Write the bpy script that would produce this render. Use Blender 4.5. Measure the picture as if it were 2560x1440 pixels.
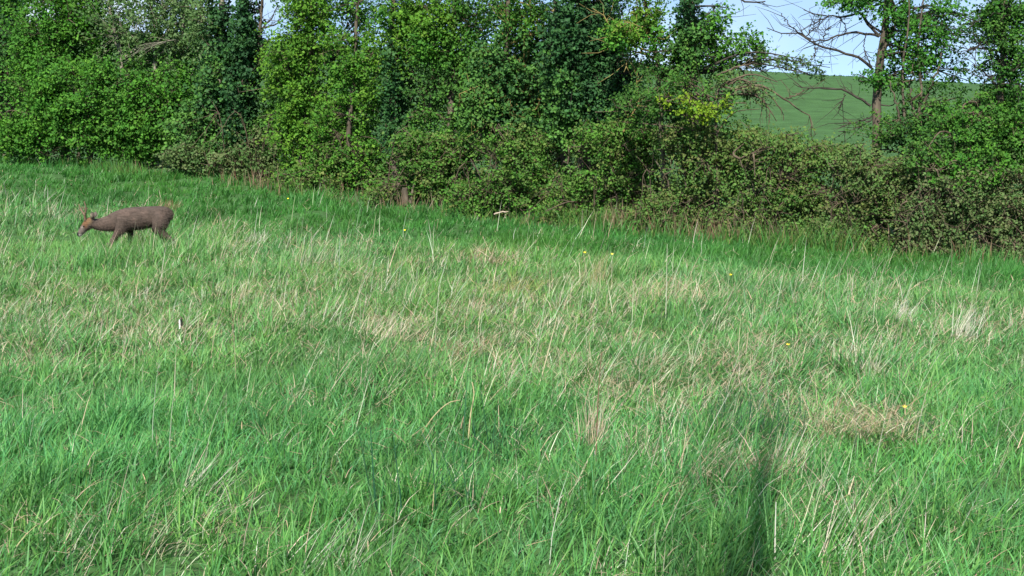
import bpy, math, random
import numpy as np
from mathutils import Vector

# ------------------------------------------------------------------ camera, sky, sun, exposure
rng = np.random.default_rng(11)
random.seed(5)
scene = bpy.context.scene
for o in list(bpy.data.objects):
    bpy.data.objects.remove(o)
COL = scene.collection

F_PX = 3300.0                     # focal length in photograph pixels (2560 wide)
CAM_Z = 1.7
PITCH = math.atan((720 - 263) / F_PX)
cam_data = bpy.data.cameras.new("camera")
cam = bpy.data.objects.new("camera", cam_data)
COL.objects.link(cam)
cam.location = (0, 0, CAM_Z)
cam.rotation_euler = (math.pi / 2 - PITCH, 0, 0)
cam_data.sensor_width = 36
cam_data.lens = 36 * F_PX / 2560
cam_data.clip_start = 0.05
cam_data.clip_end = 3000
scene.camera = cam

SUN_EL = math.radians(47)
SHADOW_AZ = math.radians(12)    # shadows run away from the viewer and a little to the right
world = bpy.data.worlds.new("World")
scene.world = world
world.use_nodes = True
wn = world.node_tree.nodes
wl = world.node_tree.links
wn.clear()
w_out = wn.new("ShaderNodeOutputWorld")
w_bg = wn.new("ShaderNodeBackground")
w_sky = wn.new("ShaderNodeTexSky")
w_sky.sky_type = 'NISHITA'
w_sky.sun_disc = False
w_sky.sun_elevation = SUN_EL
w_sky.sun_rotation = math.pi + SHADOW_AZ
w_sky.air_density = 1.0
w_sky.dust_density = 0.0
w_sky.ozone_density = 1.3
w_bg.inputs[1].default_value = 0.068
w_tc = wn.new("ShaderNodeTexCoord")
w_map = wn.new("ShaderNodeMapping")
w_map.inputs['Scale'].default_value = (1.0, 1.0, 2.6)
w_no = wn.new("ShaderNodeTexNoise")
w_no.inputs['Scale'].default_value = 2.6
w_no.inputs['Detail'].default_value = 6
w_ra = wn.new("ShaderNodeMapRange")
w_ra.inputs['From Min'].default_value = 0.45
w_ra.inputs['From Max'].default_value = 0.74
w_mix = wn.new("ShaderNodeMix")
w_mix.data_type = 'RGBA'
w_mix.inputs[7].default_value = (5.6, 6.4, 7.2, 1)
w_up = wn.new("ShaderNodeVectorMath"); w_up.operation = 'ADD'; w_up.inputs[1].default_value = (0, 0, 0.16)   # a clear sky, blue down to the skyline
w_nm = wn.new("ShaderNodeVectorMath"); w_nm.operation = 'NORMALIZE'
wl.new(w_tc.outputs['Generated'], w_up.inputs[0]); wl.new(w_up.outputs[0], w_nm.inputs[0]); wl.new(w_nm.outputs[0], w_sky.inputs[0])
wl.new(w_tc.outputs['Generated'], w_map.inputs[0])
wl.new(w_map.outputs[0], w_no.inputs['Vector'])
wl.new(w_no.outputs['Fac'], w_ra.inputs['Value'])
wl.new(w_ra.outputs[0], w_mix.inputs[0])
wl.new(w_sky.outputs[0], w_mix.inputs[6])
wl.new(w_mix.outputs[2], w_bg.inputs[0])
wl.new(w_bg.outputs[0], w_out.inputs[0])

sun_data = bpy.data.lights.new("sun", 'SUN')
sun_data.energy = 3.6
sun_data.angle = math.radians(0.6)
sun_data.color = (1.0, 0.96, 0.88)
sun = bpy.data.objects.new("sun", sun_data)
COL.objects.link(sun)
sun_dir = Vector((math.sin(SHADOW_AZ) * math.cos(SUN_EL), math.cos(SHADOW_AZ) * math.cos(SUN_EL), -math.sin(SUN_EL)))
sun.rotation_euler = sun_dir.to_track_quat('-Z', 'Y').to_euler()
sun.location = (-3, -12, 20)

scene.view_settings.view_transform = 'Standard'
scene.view_settings.look = 'None'
scene.view_settings.gamma = 1
scene.view_settings.exposure = 1.45
scene.cycles.max_bounces = 4
scene.cycles.diffuse_bounces = 3
scene.cycles.glossy_bounces = 2
scene.cycles.transmission_bounces = 4

# ------------------------------------------------------------------ helpers
def at(px, py, Y):
    """photograph pixel + distance -> the point in the place"""
    u = (np.asarray(px, float) - 1280) / F_PX
    v = (720 - np.asarray(py, float)) / F_PX
    dy = math.cos(PITCH) + v * math.sin(PITCH)
    dz = -math.sin(PITCH) + v * math.cos(PITCH)
    t = Y / dy
    return np.stack(np.broadcast_arrays(u * t, Y + 0 * t, CAM_Z + dz * t), -1)

def hsh(ix, iy, iz, seed):
    n = (ix * 374761393 + iy * 668265263 + iz * 2147483647 + seed * 1274126177) & 0xffffffff
    n = ((n ^ (n >> 13)) * 1274126177) & 0xffffffff
    n = ((n ^ (n >> 16)) * 2246822519) & 0xffffffff
    return ((n ^ (n >> 15)) & 0xffff) / 65535.0

def vnoise(P, freq, seed=0):
    """value noise 0..1 of points (N,3)"""
    q = np.asarray(P, float) * freq
    i = np.floor(q).astype(np.int64)
    f = q - i
    f = f * f * (3 - 2 * f)
    r = 0
    for dx in (0, 1):
        wx = f[:, 0] if dx else 1 - f[:, 0]
        for dy in (0, 1):
            wy = f[:, 1] if dy else 1 - f[:, 1]
            for dz in (0, 1):
                wz = f[:, 2] if dz else 1 - f[:, 2]
                r = r + wx * wy * wz * hsh(i[:, 0] + dx, i[:, 1] + dy, i[:, 2] + dz, seed)
    return r

def noise2(x, y, freq, seed=0):
    P = np.stack([x, y, np.zeros_like(x) + 0.37], -1)
    return 0.65 * vnoise(P, freq, seed) + 0.35 * vnoise(P, freq * 2.3, seed + 7)

def sstep(a, b, x):
    t = np.clip((x - a) / (b - a), 0, 1)
    return t * t * (3 - 2 * t)

def mesh_np(name, V, T, col=None, mat=None, parent=None):
    V = np.ascontiguousarray(V, np.float32)
    T = np.ascontiguousarray(T, np.int32)
    me = bpy.data.meshes.new(name)
    k = T.shape[1]
    me.vertices.add(len(V))
    me.vertices.foreach_set('co', V.ravel())
    me.loops.add(T.size)
    me.loops.foreach_set('vertex_index', T.ravel())
    me.polygons.add(len(T))
    me.polygons.foreach_set('loop_start', np.arange(0, T.size, k, dtype=np.int32))
    if col is not None:
        c = np.ones((len(V), 4), np.float32)
        c[:, :3] = col
        a = me.attributes.new('col', 'FLOAT_COLOR', 'POINT')
        a.data.foreach_set('color', c.ravel())
    me.update(calc_edges=True)
    me.validate()
    if mat:
        me.materials.append(mat)
    o = bpy.data.objects.new(name, me)
    COL.objects.link(o)
    if parent:
        o.parent = parent
        pl = parent.location
        if pl.length > 0:
            me.vertices.foreach_set('co', (V - np.array(pl, np.float32)).ravel())
            me.update()
    return o

def tag(o, label=None, cat=None, group=None, kind=None):
    if label: o['label'] = label
    if cat: o['category'] = cat
    if group: o['group'] = group
    if kind: o['kind'] = kind
    return o

def thing(name, label, cat, loc=(0, 0, 0), group=None):
    o = bpy.data.objects.new(name, None)
    o.empty_display_size = 0.2
    COL.objects.link(o)
    o.location = [float(v) for v in loc]
    return tag(o, label, cat, group)

def tubes(P, R, sides=4):
    """N polylines (N,K,3) with radii (N,K) -> tube mesh arrays"""
    P = np.asarray(P, float); R = np.asarray(R, float)
    N, K, _ = P.shape
    t = np.gradient(P, axis=1)
    t /= np.linalg.norm(t, axis=2, keepdims=True) + 1e-9
    ref = np.where(np.abs(t[..., 2:3]) > 0.9, np.array([1.0, 0, 0]), np.array([0, 0, 1.0]))
    a = np.cross(t, ref); a /= np.linalg.norm(a, axis=2, keepdims=True) + 1e-9
    b = np.cross(t, a)
    an = np.linspace(0, 2 * math.pi, sides, endpoint=False)
    V = P[:, :, None, :] + R[:, :, None, None] * (a[:, :, None, :] * np.cos(an)[:, None] + b[:, :, None, :] * np.sin(an)[:, None])
    V = V.reshape(-1, 3)
    n = np.arange(N)[:, None, None] * K * sides
    k = np.arange(K - 1)[None, :, None] * sides
    s = np.arange(sides)[None, None, :]
    s2 = (s + 1) % sides
    i0 = n + k + s; i1 = n + k + s2; i2 = i0 + sides; i3 = i1 + sides
    T = np.concatenate([np.stack([i0, i1, i3], -1).reshape(-1, 3), np.stack([i0, i3, i2], -1).reshape(-1, 3)])
    return V, T

def resample(pts, n):
    pts = np.asarray(pts, float)
    if len(pts) > 2:                       # Catmull-Rom through the points
        e = np.vstack([2 * pts[0] - pts[1], pts, 2 * pts[-1] - pts[-2]])
        out = []
        for i in range(len(pts) - 1):
            p0, p1, p2, p3 = e[i:i + 4]
            for u in np.linspace(0, 1, 8, endpoint=False):
                out.append(0.5 * (2 * p1 + (p2 - p0) * u + (2 * p0 - 5 * p1 + 4 * p2 - p3) * u * u + (3 * p1 - p0 - 3 * p2 + p3) * u ** 3))
        out.append(pts[-1])
        pts = np.array(out)
    d = np.r_[0, np.cumsum(np.linalg.norm(np.diff(pts, axis=0), axis=1))]
    s = np.linspace(0, d[-1], n)
    return np.stack([np.interp(s, d, pts[:, i]) for i in range(3)], -1)

def cat_mesh(parts):
    Vs, Ts, Cs, off = [], [], [], 0
    for V, T, C in parts:
        Vs.append(V); Ts.append(T + off); off += len(V)
        Cs.append(np.broadcast_to(C, (len(V), 3)))
    return np.concatenate(Vs), np.concatenate(Ts), np.concatenate(Cs)

def leaves(P, Nrm, size, col, aspect=0.62):
    """folded leaves at P with normals Nrm -> arrays"""
    n = len(P)
    Nrm = Nrm / (np.linalg.norm(Nrm, axis=1, keepdims=True) + 1e-9)
    r = rng.normal(size=(n, 3))
    a = np.cross(Nrm, r); a /= np.linalg.norm(a, axis=1, keepdims=True) + 1e-9
    b = np.cross(Nrm, a)
    L = size[:, None]; W = L * aspect * rng.uniform(0.8, 1.2, (n, 1))
    up = Nrm * L * rng.uniform(0.05, 0.28, (n, 1))
    V = np.stack([P - a * L * 0.5,
                  P + a * L * 0.02 + b * W * 0.55 + up,
                  P + a * L * 0.5 - up * 0.5,
                  P + a * L * 0.02 - b * W * 0.55 + up], 1).reshape(-1, 3)
    i = np.arange(n)[:, None] * 4
    T = np.concatenate([i + np.array([[0, 2, 1]]), i + np.array([[0, 3, 2]])])
    C = np.repeat(col, 4, axis=0)
    return V, T, C

def pick(pal, n, jit=0.18):
    pal = np.array(pal)
    i = rng.integers(0, len(pal), n); j = rng.integers(0, len(pal), n)
    w = rng.uniform(0, 0.5, (n, 1))
    c = pal[i] * (1 - w) + pal[j] * w
    return np.clip(c * rng.uniform(1 - jit, 1 + jit, (n, 1)) * rng.uniform(0.93, 1.07, (n, 3)), 0.002, 0.9)

# ------------------------------------------------------------------ materials
def nodes_of(name):
    m = bpy.data.materials.new(name)
    m.use_nodes = True
    nt = m.node_tree
    nt.nodes.clear()
    out = nt.nodes.new("ShaderNodeOutputMaterial")
    return m, nt, out

def leaf_material(name, transl=0.35, rough=0.5, spec=0.3, warm=(1.15, 1.25, 0.5)):
    m, nt, out = nodes_of(name)
    a = nt.nodes.new("ShaderNodeAttribute"); a.attribute_name = 'col'
    p = nt.nodes.new("ShaderNodeBsdfPrincipled")
    p.inputs['Roughness'].default_value = rough
    p.inputs['Specular IOR Level'].default_value = spec
    nt.links.new(a.outputs['Color'], p.inputs['Base Color'])
    t = nt.nodes.new("ShaderNodeBsdfTranslucent")
    mul = nt.nodes.new("ShaderNodeMix"); mul.data_type = 'RGBA'; mul.blend_type = 'MULTIPLY'
    mul.inputs[0].default_value = 1
    mul.inputs[7].default_value = (*warm, 1)
    nt.links.new(a.outputs['Color'], mul.inputs[6])
    nt.links.new(mul.outputs[2], t.inputs['Color'])
    mx = nt.nodes.new("ShaderNodeMixShader"); mx.inputs[0].default_value = transl
    nt.links.new(p.outputs[0], mx.inputs[1]); nt.links.new(t.outputs[0], mx.inputs[2])
    nt.links.new(mx.outputs[0], out.inputs[0])
    return m

def solid_material(name, c1, c2, scale=20, rough=0.85, bump=0.3, attr=False, stretch=(1, 1, 1)):
    m, nt, out = nodes_of(name)
    p = nt.nodes.new("ShaderNodeBsdfPrincipled")
    p.inputs['Roughness'].default_value = rough
    p.inputs['Specular IOR Level'].default_value = 0.2
    tc = nt.nodes.new("ShaderNodeTexCoord")
    mp = nt.nodes.new("ShaderNodeMapping"); mp.inputs['Scale'].default_value = stretch
    no = nt.nodes.new("ShaderNodeTexNoise"); no.inputs['Scale'].default_value = scale; no.inputs['Detail'].default_value = 5
    nt.links.new(tc.outputs['Object'], mp.inputs[0]); nt.links.new(mp.outputs[0], no.inputs['Vector'])
    ra = nt.nodes.new("ShaderNodeMapRange"); ra.inputs['From Min'].default_value = 0.3; ra.inputs['From Max'].default_value = 0.7
    nt.links.new(no.outputs['Fac'], ra.inputs['Value'])
    mx = nt.nodes.new("ShaderNodeMix"); mx.data_type = 'RGBA'
    mx.inputs[6].default_value = (*c1, 1); mx.inputs[7].default_value = (*c2, 1)
    nt.links.new(ra.outputs[0], mx.inputs[0])
    src = mx.outputs[2]
    if attr:
        a = nt.nodes.new("ShaderNodeAttribute"); a.attribute_name = 'col'
        mu = nt.nodes.new("ShaderNodeMix"); mu.data_type = 'RGBA'; mu.blend_type = 'MULTIPLY'; mu.inputs[0].default_value = 1
        nt.links.new(a.outputs['Color'], mu.inputs[6]); nt.links.new(src, mu.inputs[7])
        src = mu.outputs[2]
    nt.links.new(src, p.inputs['Base Color'])
    if bump:
        b = nt.nodes.new("ShaderNodeBump"); b.inputs['Strength'].default_value = bump; b.inputs['Distance'].default_value = 0.02
        nt.links.new(no.outputs['Fac'], b.inputs['Height']); nt.links.new(b.outputs[0], p.inputs['Normal'])
    nt.links.new(p.outputs[0], out.inputs[0])
    return m

M_GRASS = leaf_material("grass_blades", 0.30, 0.5, 0.25, (1.15, 1.2, 0.7))
M_LEAF = leaf_material("hedge_leaves", 0.33, 0.65, 0.12)
M_IVY = leaf_material("ivy_leaves", 0.15, 0.6, 0.14)
M_BARK = solid_material("grey_brown_bark", (0.035, 0.028, 0.02), (0.13, 0.105, 0.075), 14, 0.9, 0.6, stretch=(1, 1, 0.25))
M_PALEBARK = solid_material("pale_lichened_bark", (0.10, 0.09, 0.065), (0.27, 0.25, 0.19), 16, 0.9, 0.5, stretch=(1, 1, 0.3))
M_TWIG = solid_material("brown_twigs", (0.045, 0.032, 0.022), (0.13, 0.10, 0.068), 9, 0.9, 0)
M_YTWIG = solid_material("lichened_yellow_twigs", (0.12, 0.09, 0.03), (0.28, 0.22, 0.08), 9, 0.9, 0)
M_DTWIG = solid_material("dark_twigs", (0.02, 0.016, 0.013), (0.06, 0.05, 0.04), 9, 0.9, 0)

# ------------------------------------------------------------------ hedge line and terrain
H_PX = np.array([-600, 0, 400, 800, 1280, 1700, 2100, 2350, 2560, 3100], float)
H_Y = np.array([33, 29, 26, 23.5, 20.5, 18.5, 17.5, 16.5, 16.0, 14.5])
H_X = (H_PX - 1280) / F_PX * H_Y
def hY(px):
    return float(np.interp(px, H_PX, H_Y))
def hedge_y(x):
    return np.interp(x, H_X, H_Y)

ctrl = [(0, 405, 29), (400, 435, 26), (800, 492, 23.5), (1280, 550, 20.5), (1700, 597, 18.5), (2100, 612, 17.5),
        (2350, 665, 16.5), (2560, 672, 16), (320, 645, 16.5), (700, 620, 17.5)]
cp = [at(a, b, c) for a, b, c in ctrl]
cp += [np.array(p, float) for p in [(0, 0, 0), (-4, 3, 0), (4, 3, 0), (-3, 7, 0), (3, 7, 0), (0, 11, 0), (-6, 11, -0.06), (6, 11, -0.05), (0, 15.5, -0.02), (-14, 20, 0.1), (12, 12, -0.1), (0, -6, 0), (-8, 0, 0), (8, 0, 0)]]
cp = np.array(cp)
SIG = 6.0
def rbf_k(A, B):
    d2 = ((A[:, None, :2] - B[None, :, :2]) ** 2).sum(-1)
    return np.exp(-d2 / (2 * SIG * SIG))
RW = np.linalg.solve(rbf_k(cp, cp) + 0.02 * np.eye(len(cp)), cp[:, 2])

def ground_z(x, y):
    x = np.asarray(x, float); y = np.asarray(y, float)
    sh = x.shape
    P = np.stack([x.ravel(), y.ravel()], -1)
    z = np.zeros(len(P))
    near = (np.abs(P[:, 0]) < 45) & (P[:, 1] < 60) & (P[:, 1] > -30)
    if near.any():
        zz = rbf_k(P[near], cp) @ RW
        q = P[near]
        bumps = (noise2(q[:, 0], q[:, 1], 1.3, 3) - 0.5) * 0.20 + (noise2(q[:, 0], q[:, 1], 0.35, 4) - 0.5) * 0.12
        z[near] = zz + bumps * sstep(60, 40, q[:, 1])
    X, Y = P[:, 0], P[:, 1]
    crest = 6.9 - 0.06 * np.clip(X, -110, 85)
    up = sstep(38, 152, Y)
    z += crest * np.where(Y < 152, up, 1 - 0.25 * sstep(152, 420, Y))
    return z.reshape(sh)

def axis(segs):
    out = []
    for a, b, s in segs:
        out.append(np.arange(a, b, s))
    return np.concatenate(out + [np.array([segs[-1][1]])])
gx = axis([(-900, -120, 60), (-120, -24, 6), (-24, 24, 0.3), (24, 120, 6), (120, 900, 60)])
gy = axis([(-60, -8, 6), (-8, 34, 0.3), (34, 60, 1.5), (60, 180, 4), (180, 900, 40)])
GX, GY = np.meshgrid(gx, gy)
GZ = ground_z(GX, GY)
V = np.stack([GX, GY, GZ], -1).reshape(-1, 3)
nx = len(gx)
ii = (np.arange(len(gy) - 1)[:, None] * nx + np.arange(nx - 1)[None, :]).ravel()
T = np.stack([ii, ii + 1, ii + nx + 1, ii + nx], -1)

m, nt, out = nodes_of("meadow_ground")
p = nt.nodes.new("ShaderNodeBsdfPrincipled"); p.inputs['Roughness'].default_value = 0.95; p.inputs['Specular IOR Level'].default_value = 0.1
geo = nt.nodes.new("ShaderNodeNewGeometry")
n1 = nt.nodes.new("ShaderNodeTexNoise"); n1.inputs['Scale'].default_value = 0.8; n1.inputs['Detail'].default_value = 8
n2 = nt.nodes.new("ShaderNodeTexNoise"); n2.inputs['Scale'].default_value = 14; n2.inputs['Detail'].default_value = 6
nt.links.new(geo.outputs['Position'], n1.inputs['Vector']); nt.links.new(geo.outputs['Position'], n2.inputs['Vector'])
r1 = nt.nodes.new("ShaderNodeValToRGB")
r1.color_ramp.elements[0].position = 0.3; r1.color_ramp.elements[0].color = (0.038, 0.090, 0.030, 1)
r1.color_ramp.elements[1].position = 0.7; r1.color_ramp.elements[1].color = (0.060, 0.145, 0.048, 1)
r2 = nt.nodes.new("ShaderNodeMix"); r2.data_type = 'RGBA'; r2.blend_type = 'MULTIPLY'; r2.inputs[0].default_value = 0.7
r3 = nt.nodes.new("ShaderNodeValToRGB")
r3.color_ramp.elements[0].position = 0.35; r3.color_ramp.elements[0].color = (0.50, 0.38, 0.30, 1)
r3.color_ramp.elements[1].position = 0.65; r3.color_ramp.elements[1].color = (1.1, 1.05, 1.0, 1)
nt.links.new(n1.outputs['Fac'], r1.inputs[0]); nt.links.new(n2.outputs['Fac'], r3.inputs[0])
nt.links.new(r1.outputs[0], r2.inputs[6]); nt.links.new(r3.outputs[0], r2.inputs[7])
nt.links.new(r2.outputs[2], p.inputs['Base Color'])
bp = nt.nodes.new("ShaderNodeBump"); bp.inputs['Strength'].default_value = 0.6; bp.inputs['Distance'].default_value = 0.06
nt.links.new(n2.outputs['Fac'], bp.inputs['Height']); nt.links.new(bp.outputs[0], p.inputs['Normal'])
nt.links.new(p.outputs[0], out.inputs[0])
ground = mesh_np("ground", V, T, None, m)
tag(ground, kind='structure')

# ------------------------------------------------------------------ grass
GREENS = [(0.044, 0.172, 0.038), (0.064, 0.220, 0.050), (0.090, 0.265, 0.064), (0.072, 0.235, 0.095), (0.125, 0.285, 0.066), (0.048, 0.182, 0.062)]
LUSH = [(0.032, 0.128, 0.020), (0.044, 0.160, 0.026), (0.062, 0.195, 0.034), (0.032, 0.135, 0.030)]
DRY = [(0.44, 0.43, 0.31), (0.54, 0.53, 0.43), (0.40, 0.30, 0.21), (0.52, 0.40, 0.32), (0.30, 0.37, 0.23), (0.44, 0.49, 0.38), (0.32, 0.39, 0.27)]

def blades(x, y, h, w, lean, az, bend, col, segs, tipcol=None, root=None):
    """curved tapering grass blades -> arrays; lean = tilt of the blade (radians) towards az"""
    n = len(x)
    z = ground_z(x, y) - 0.015 if root is None else root
    k = segs + 1
    s = np.linspace(0, 1, k)
    ang = lean[:, None] + bend[:, None] * s[None, :]
    ds = h[:, None] / segs
    hx = np.concatenate([np.zeros((n, 1)), np.cumsum(np.sin(ang[:, :-1]) * ds, 1)], 1)
    hz = np.concatenate([np.zeros((n, 1)), np.cumsum(np.cos(ang[:, :-1]) * ds, 1)], 1)
    cx, cy = np.cos(az), np.sin(az)
    P = np.stack([x[:, None] + hx * cx[:, None], y[:, None] + hx * cy[:, None], z[:, None] + hz], -1)
    fa = rng.uniform(0, math.pi, n)                       # blade faces any way
    wx, wy = np.cos(fa), np.sin(fa)
    ww = w[:, None] * (1 - s[None, :-1]) ** 0.6 * 0.5
    off = np.stack([ww * wx[:, None], ww * wy[:, None], np.zeros_like(ww)], -1)
    A = P[:, :-1] - off; B = P[:, :-1] + off
    Vv = np.concatenate([np.stack([A, B], 2).reshape(n, 2 * segs, 3), P[:, -1:]], 1)
    m_ = 2 * segs + 1
    b0 = np.arange(n)[:, None] * m_
    tr = []
    for i in range(segs - 1):
        tr += [[2 * i, 2 * i + 1, 2 * i + 3], [2 * i, 2 * i + 3, 2 * i + 2]]
    tr += [[2 * segs - 2, 2 * segs - 1, 2 * segs]]
    Tt = (b0[:, None, :] + np.array(tr)[None, :, :]).reshape(-1, 3)
    C = np.repeat(col[:, None, :], m_, 1)
    if tipcol is not None:
        tt = np.concatenate([np.repeat(s[:-1], 2), [1.0]])[None, :, None]
        C = C * (1 - tt * 0.5) + tipcol[:, None, :] * tt * 0.5
    return Vv.reshape(-1, 3), Tt, C.reshape(-1, 3)

def scatter(y0, y1, dens):
    a = 2 * (0.47 * y1 + 1.3) * (y1 - y0)
    n = int(a * dens)
    y = rng.uniform(y0, y1, n); x = rng.uniform(-1, 1, n) * (0.47 * y1 + 1.3)
    ok = (np.abs(x) < 0.47 * y + 1.3) & (y < hedge_y(x) + 0.7)
    return x[ok], y[ok]

# patches whose grass differs, given where they lie in the meadow: (x, y, radius x, radius y, dryness)
def gp(px, py, up=0.0):
    """ground point seen at a photograph pixel"""
    Y = 8.0
    ys = np.linspace(3.5, 34, 1500)
    P = at(np.full_like(ys, px), np.full_like(ys, py), ys)
    d = P[:, 2] - ground_z(P[:, 0], P[:, 1]) - up
    i = np.argmax(d < 0)
    return P[i]
DRY_SPOTS = [(780, 610, 1.7, 1.6, .30), (560, 580, 1.0, 1.3, .18), (1220, 640, .8, .9, .40), (1660, 725, .9, .7, .55), (1250, 705, .9, .7, .35),
             (960, 800, .9, .6, .35), (600, 830, .7, .4, .35), (1150, 850, .6, .35, .5), (1480, 960, .35, .5, .4), (1250, 930, .5, .6, .25), (100, 780, 1.4, 1.3, .30),
             (60, 900, 0.7, 0.6, .28), (2120, 1050, .42, .28, .75), (2230, 1050, .3, .25, .7), (1620, 1080, .25, .3, .45), (1880, 1130, .4, .5, .4), (1780, 900, .5, .6, .45),
             (2180, 880, .4, .6, .3), (340, 520, 1.6, 2.0, .25), (70, 480, 1.4, 1.8, .35), (2400, 790, .6, .8, .35), (100, 1340, .35, .25, .45), (420, 1330, .25, .2, .5),
             (1000, 900, 1.6, 1.6, .10), (1500, 780, 2.0, 1.8, .14), (460, 800, 1.8, 1.5, .10), (2060, 1200, .5, .4, .25), (1280, 850, 2.5, 2.5, .05)]
DRY_SPOTS = [(*gp(a, b, 0.08)[:2], c, d, e) for a, b, c, d, e in DRY_SPOTS]
GREEN_SPOTS = [(300, 970, 1.2, 0.9), (640, 980, .5, .5), (760, 860, .7, .5), (1300, 1050, .8, .4), (2350, 1180, .9, .6), (1650, 830, .7, .7), (2450, 950, .7, .7), (200, 1080, 1.0, .35), (700, 1230, 1.0, .3), (900, 560, 1.5, 2.5)]
GREEN_SPOTS = [(*gp(a, b)[:2], c, d) for a, b, c, d in GREEN_SPOTS]

def dryness(x, y):
    dh = hedge_y(x) - y
    lush = sstep(6.3, 3.6, dh + (noise2(x, y, 0.5, 21) - 0.5) * 3.0)
    d = 0.07 + 0.22 * sstep(0.42, 0.75, noise2(x, y, 0.55, 22)) + 0.55 * sstep(0.56, 0.72, noise2(x, y, 1.5, 23)) * sstep(4, 7, y)
    d = d * (0.6 + 0.4 * sstep(5.0, 8.0, y))
    d = d + 0.08 * sstep(6.5, 8.5, y) * sstep(6.0, 8.5, dh) * (0.5 + noise2(x, y, 2.2, 25))
    for (a, b, rx, ry, e) in DRY_SPOTS:
        d = d + e * np.exp(-(((x - a) / rx) ** 2 + ((y - b) / ry) ** 2))
    for (a, b, rx, ry) in GREEN_SPOTS:
        d = d * (1 - 0.8 * np.exp(-(((x - a) / rx) ** 2 + ((y - b) / ry) ** 2)))
    d = d * (1 - 0.93 * lush)
    return np.clip(d, 0, 0.92), lush

grass_parts = []
THATCH = [(0.34, 0.26, 0.17), (0.26, 0.19, 0.13), (0.40, 0.33, 0.22), (0.22, 0.20, 0.11), (0.36, 0.28, 0.20)]
edges = [2.9, 4, 5, 6, 7, 8, 9, 10, 11.5, 13, 15, 17, 19, 21, 24, 27, 31]
for y0, y1 in zip(edges[:-1], edges[1:]):
    ym = 0.5 * (y0 + y1)
    K = 12                                                  # blades in a tuft
    dens = 2720 * min(1, (7.5 / ym)) ** 1.4
    tx, ty = scatter(y0, y1, dens / K)
    nt_ = len(tx)
    dr, lush = dryness(tx, ty)
    t_dry = np.where(rng.uniform(size=nt_) < dr * 0.75, rng.uniform(0.55, 0.95, nt_), dr * 0.35 + 0.02)
    t_h = (0.055 + 0.18 * sstep(0.2, 0.85, noise2(tx, ty, 1.2, 31))) * rng.uniform(0.6, 1.35, nt_) * (1 - 0.1 * lush)
    t_h = t_h * (1 + 0.55 * np.exp(-(((tx + 4.6) / 1.1) ** 2 + ((ty - 15.6) / 0.8) ** 2))) * (1 - 0.45 * sstep(0.6, 0.9, dr))      # taller stand in front of the deer
    near_deer = np.exp(-(((tx + 4.6) / 1.2) ** 2 + ((ty - 15.7) / 1.0) ** 2)) > 0.4
    t_h = np.where(near_deer, np.clip(t_h, 0.33, 0.40), np.maximum(t_h, 0.085 + 0.05 * rng.uniform(size=nt_)))
    t_az = rng.normal(0.2, 1.1, nt_); t_lean = np.abs(rng.normal(0.0, 0.28, nt_))
    t_r = rng.uniform(0.02, 0.09, nt_) * (1 + 0.5 * min(1, ym / 20))
    t_c = pick(GREENS, nt_, 0.22) * (1 - lush[:, None]) + pick(LUSH, nt_, 0.15) * lush[:, None]
    tone = 0.62 + 0.75 * sstep(0.2, 0.8, noise2(tx, ty, 1.5, 43))            # stands of finer and coarser, yellower and bluer grass
    hue = (noise2(tx, ty, 0.45, 44) - 0.5)[:, None]
    warm = (sstep(6.0, 9.0, ty) * (1 - lush))[:, None]
    t_c = t_c * tone[:, None] * np.concatenate([1 + 0.6 * hue + 0.30 * warm, 1 + 0.04 * warm, 1 - 0.7 * hue - 0.08 * warm], 1)
    t_c = t_c * (1 - 0.18 * warm) + np.array([0.17, 0.28, 0.12]) * 0.18 * warm
    j = np.repeat(np.arange(nt_), K)
    n = len(j)
    oa = rng.uniform(0, 2 * math.pi, n); ro = np.sqrt(rng.uniform(0, 1, n))
    x = tx[j] + np.cos(oa) * ro * t_r[j]; y = ty[j] + np.sin(oa) * ro * t_r[j]
    is_dry = rng.uniform(size=n) < t_dry[j]
    thatch = is_dry & (rng.uniform(size=n) < 0.40)
    vx = np.cos(oa) * ro * 0.45 + np.cos(t_az[j]) * t_lean[j] + rng.normal(0, 0.16, n) + np.where(is_dry, rng.uniform(0, 0.6, n), 0)
    vy = np.sin(oa) * ro * 0.45 + np.sin(t_az[j]) * t_lean[j] + rng.normal(0, 0.16, n)
    lean = np.hypot(vx, vy); az = np.arctan2(vy, vx)
    lean = np.where(thatch, rng.uniform(0.8, 1.5, n), lean)
    az = np.where(thatch, rng.uniform(0, 6.28, n), az)
    h = t_h[j] * rng.uniform(0.55, 1.35, n)
    h = np.where(is_dry, h * rng.uniform(0.7, 1.45, n), h)
    h = np.where(thatch, rng.uniform(0.05, 0.16, n), h)
    bend = rng.uniform(-0.1, 1.5, n)
    grow = max(1.0, ym / 7.0)
    w = rng.uniform(0.0045, 0.0100, n) * grow ** 0.65
    w = np.where(is_dry, w * 0.55, w)
    c = t_c[j] * 0.6 + 0.4 * (pick(GREENS, n, 0.3) * (1 - lush[j, None]) + pick(LUSH, n, 0.25) * lush[j, None])
    c = np.where(is_dry[:, None], pick(DRY, n, 0.25), c)
    c = np.where(thatch[:, None], pick(THATCH, n, 0.3), c)
    root = ground_z(x, y) - 0.015 + np.where(thatch, rng.uniform(0.02, 0.13, n), 0)
    segs = 3 if y1 <= 10 else 2
    tip = np.clip(c * np.array([1.5, 1.25, 1.2]), 0, 0.8)
    grass_parts.append(blades(x, y, h, w, lean, az, bend, c, segs, tip, root))
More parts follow.
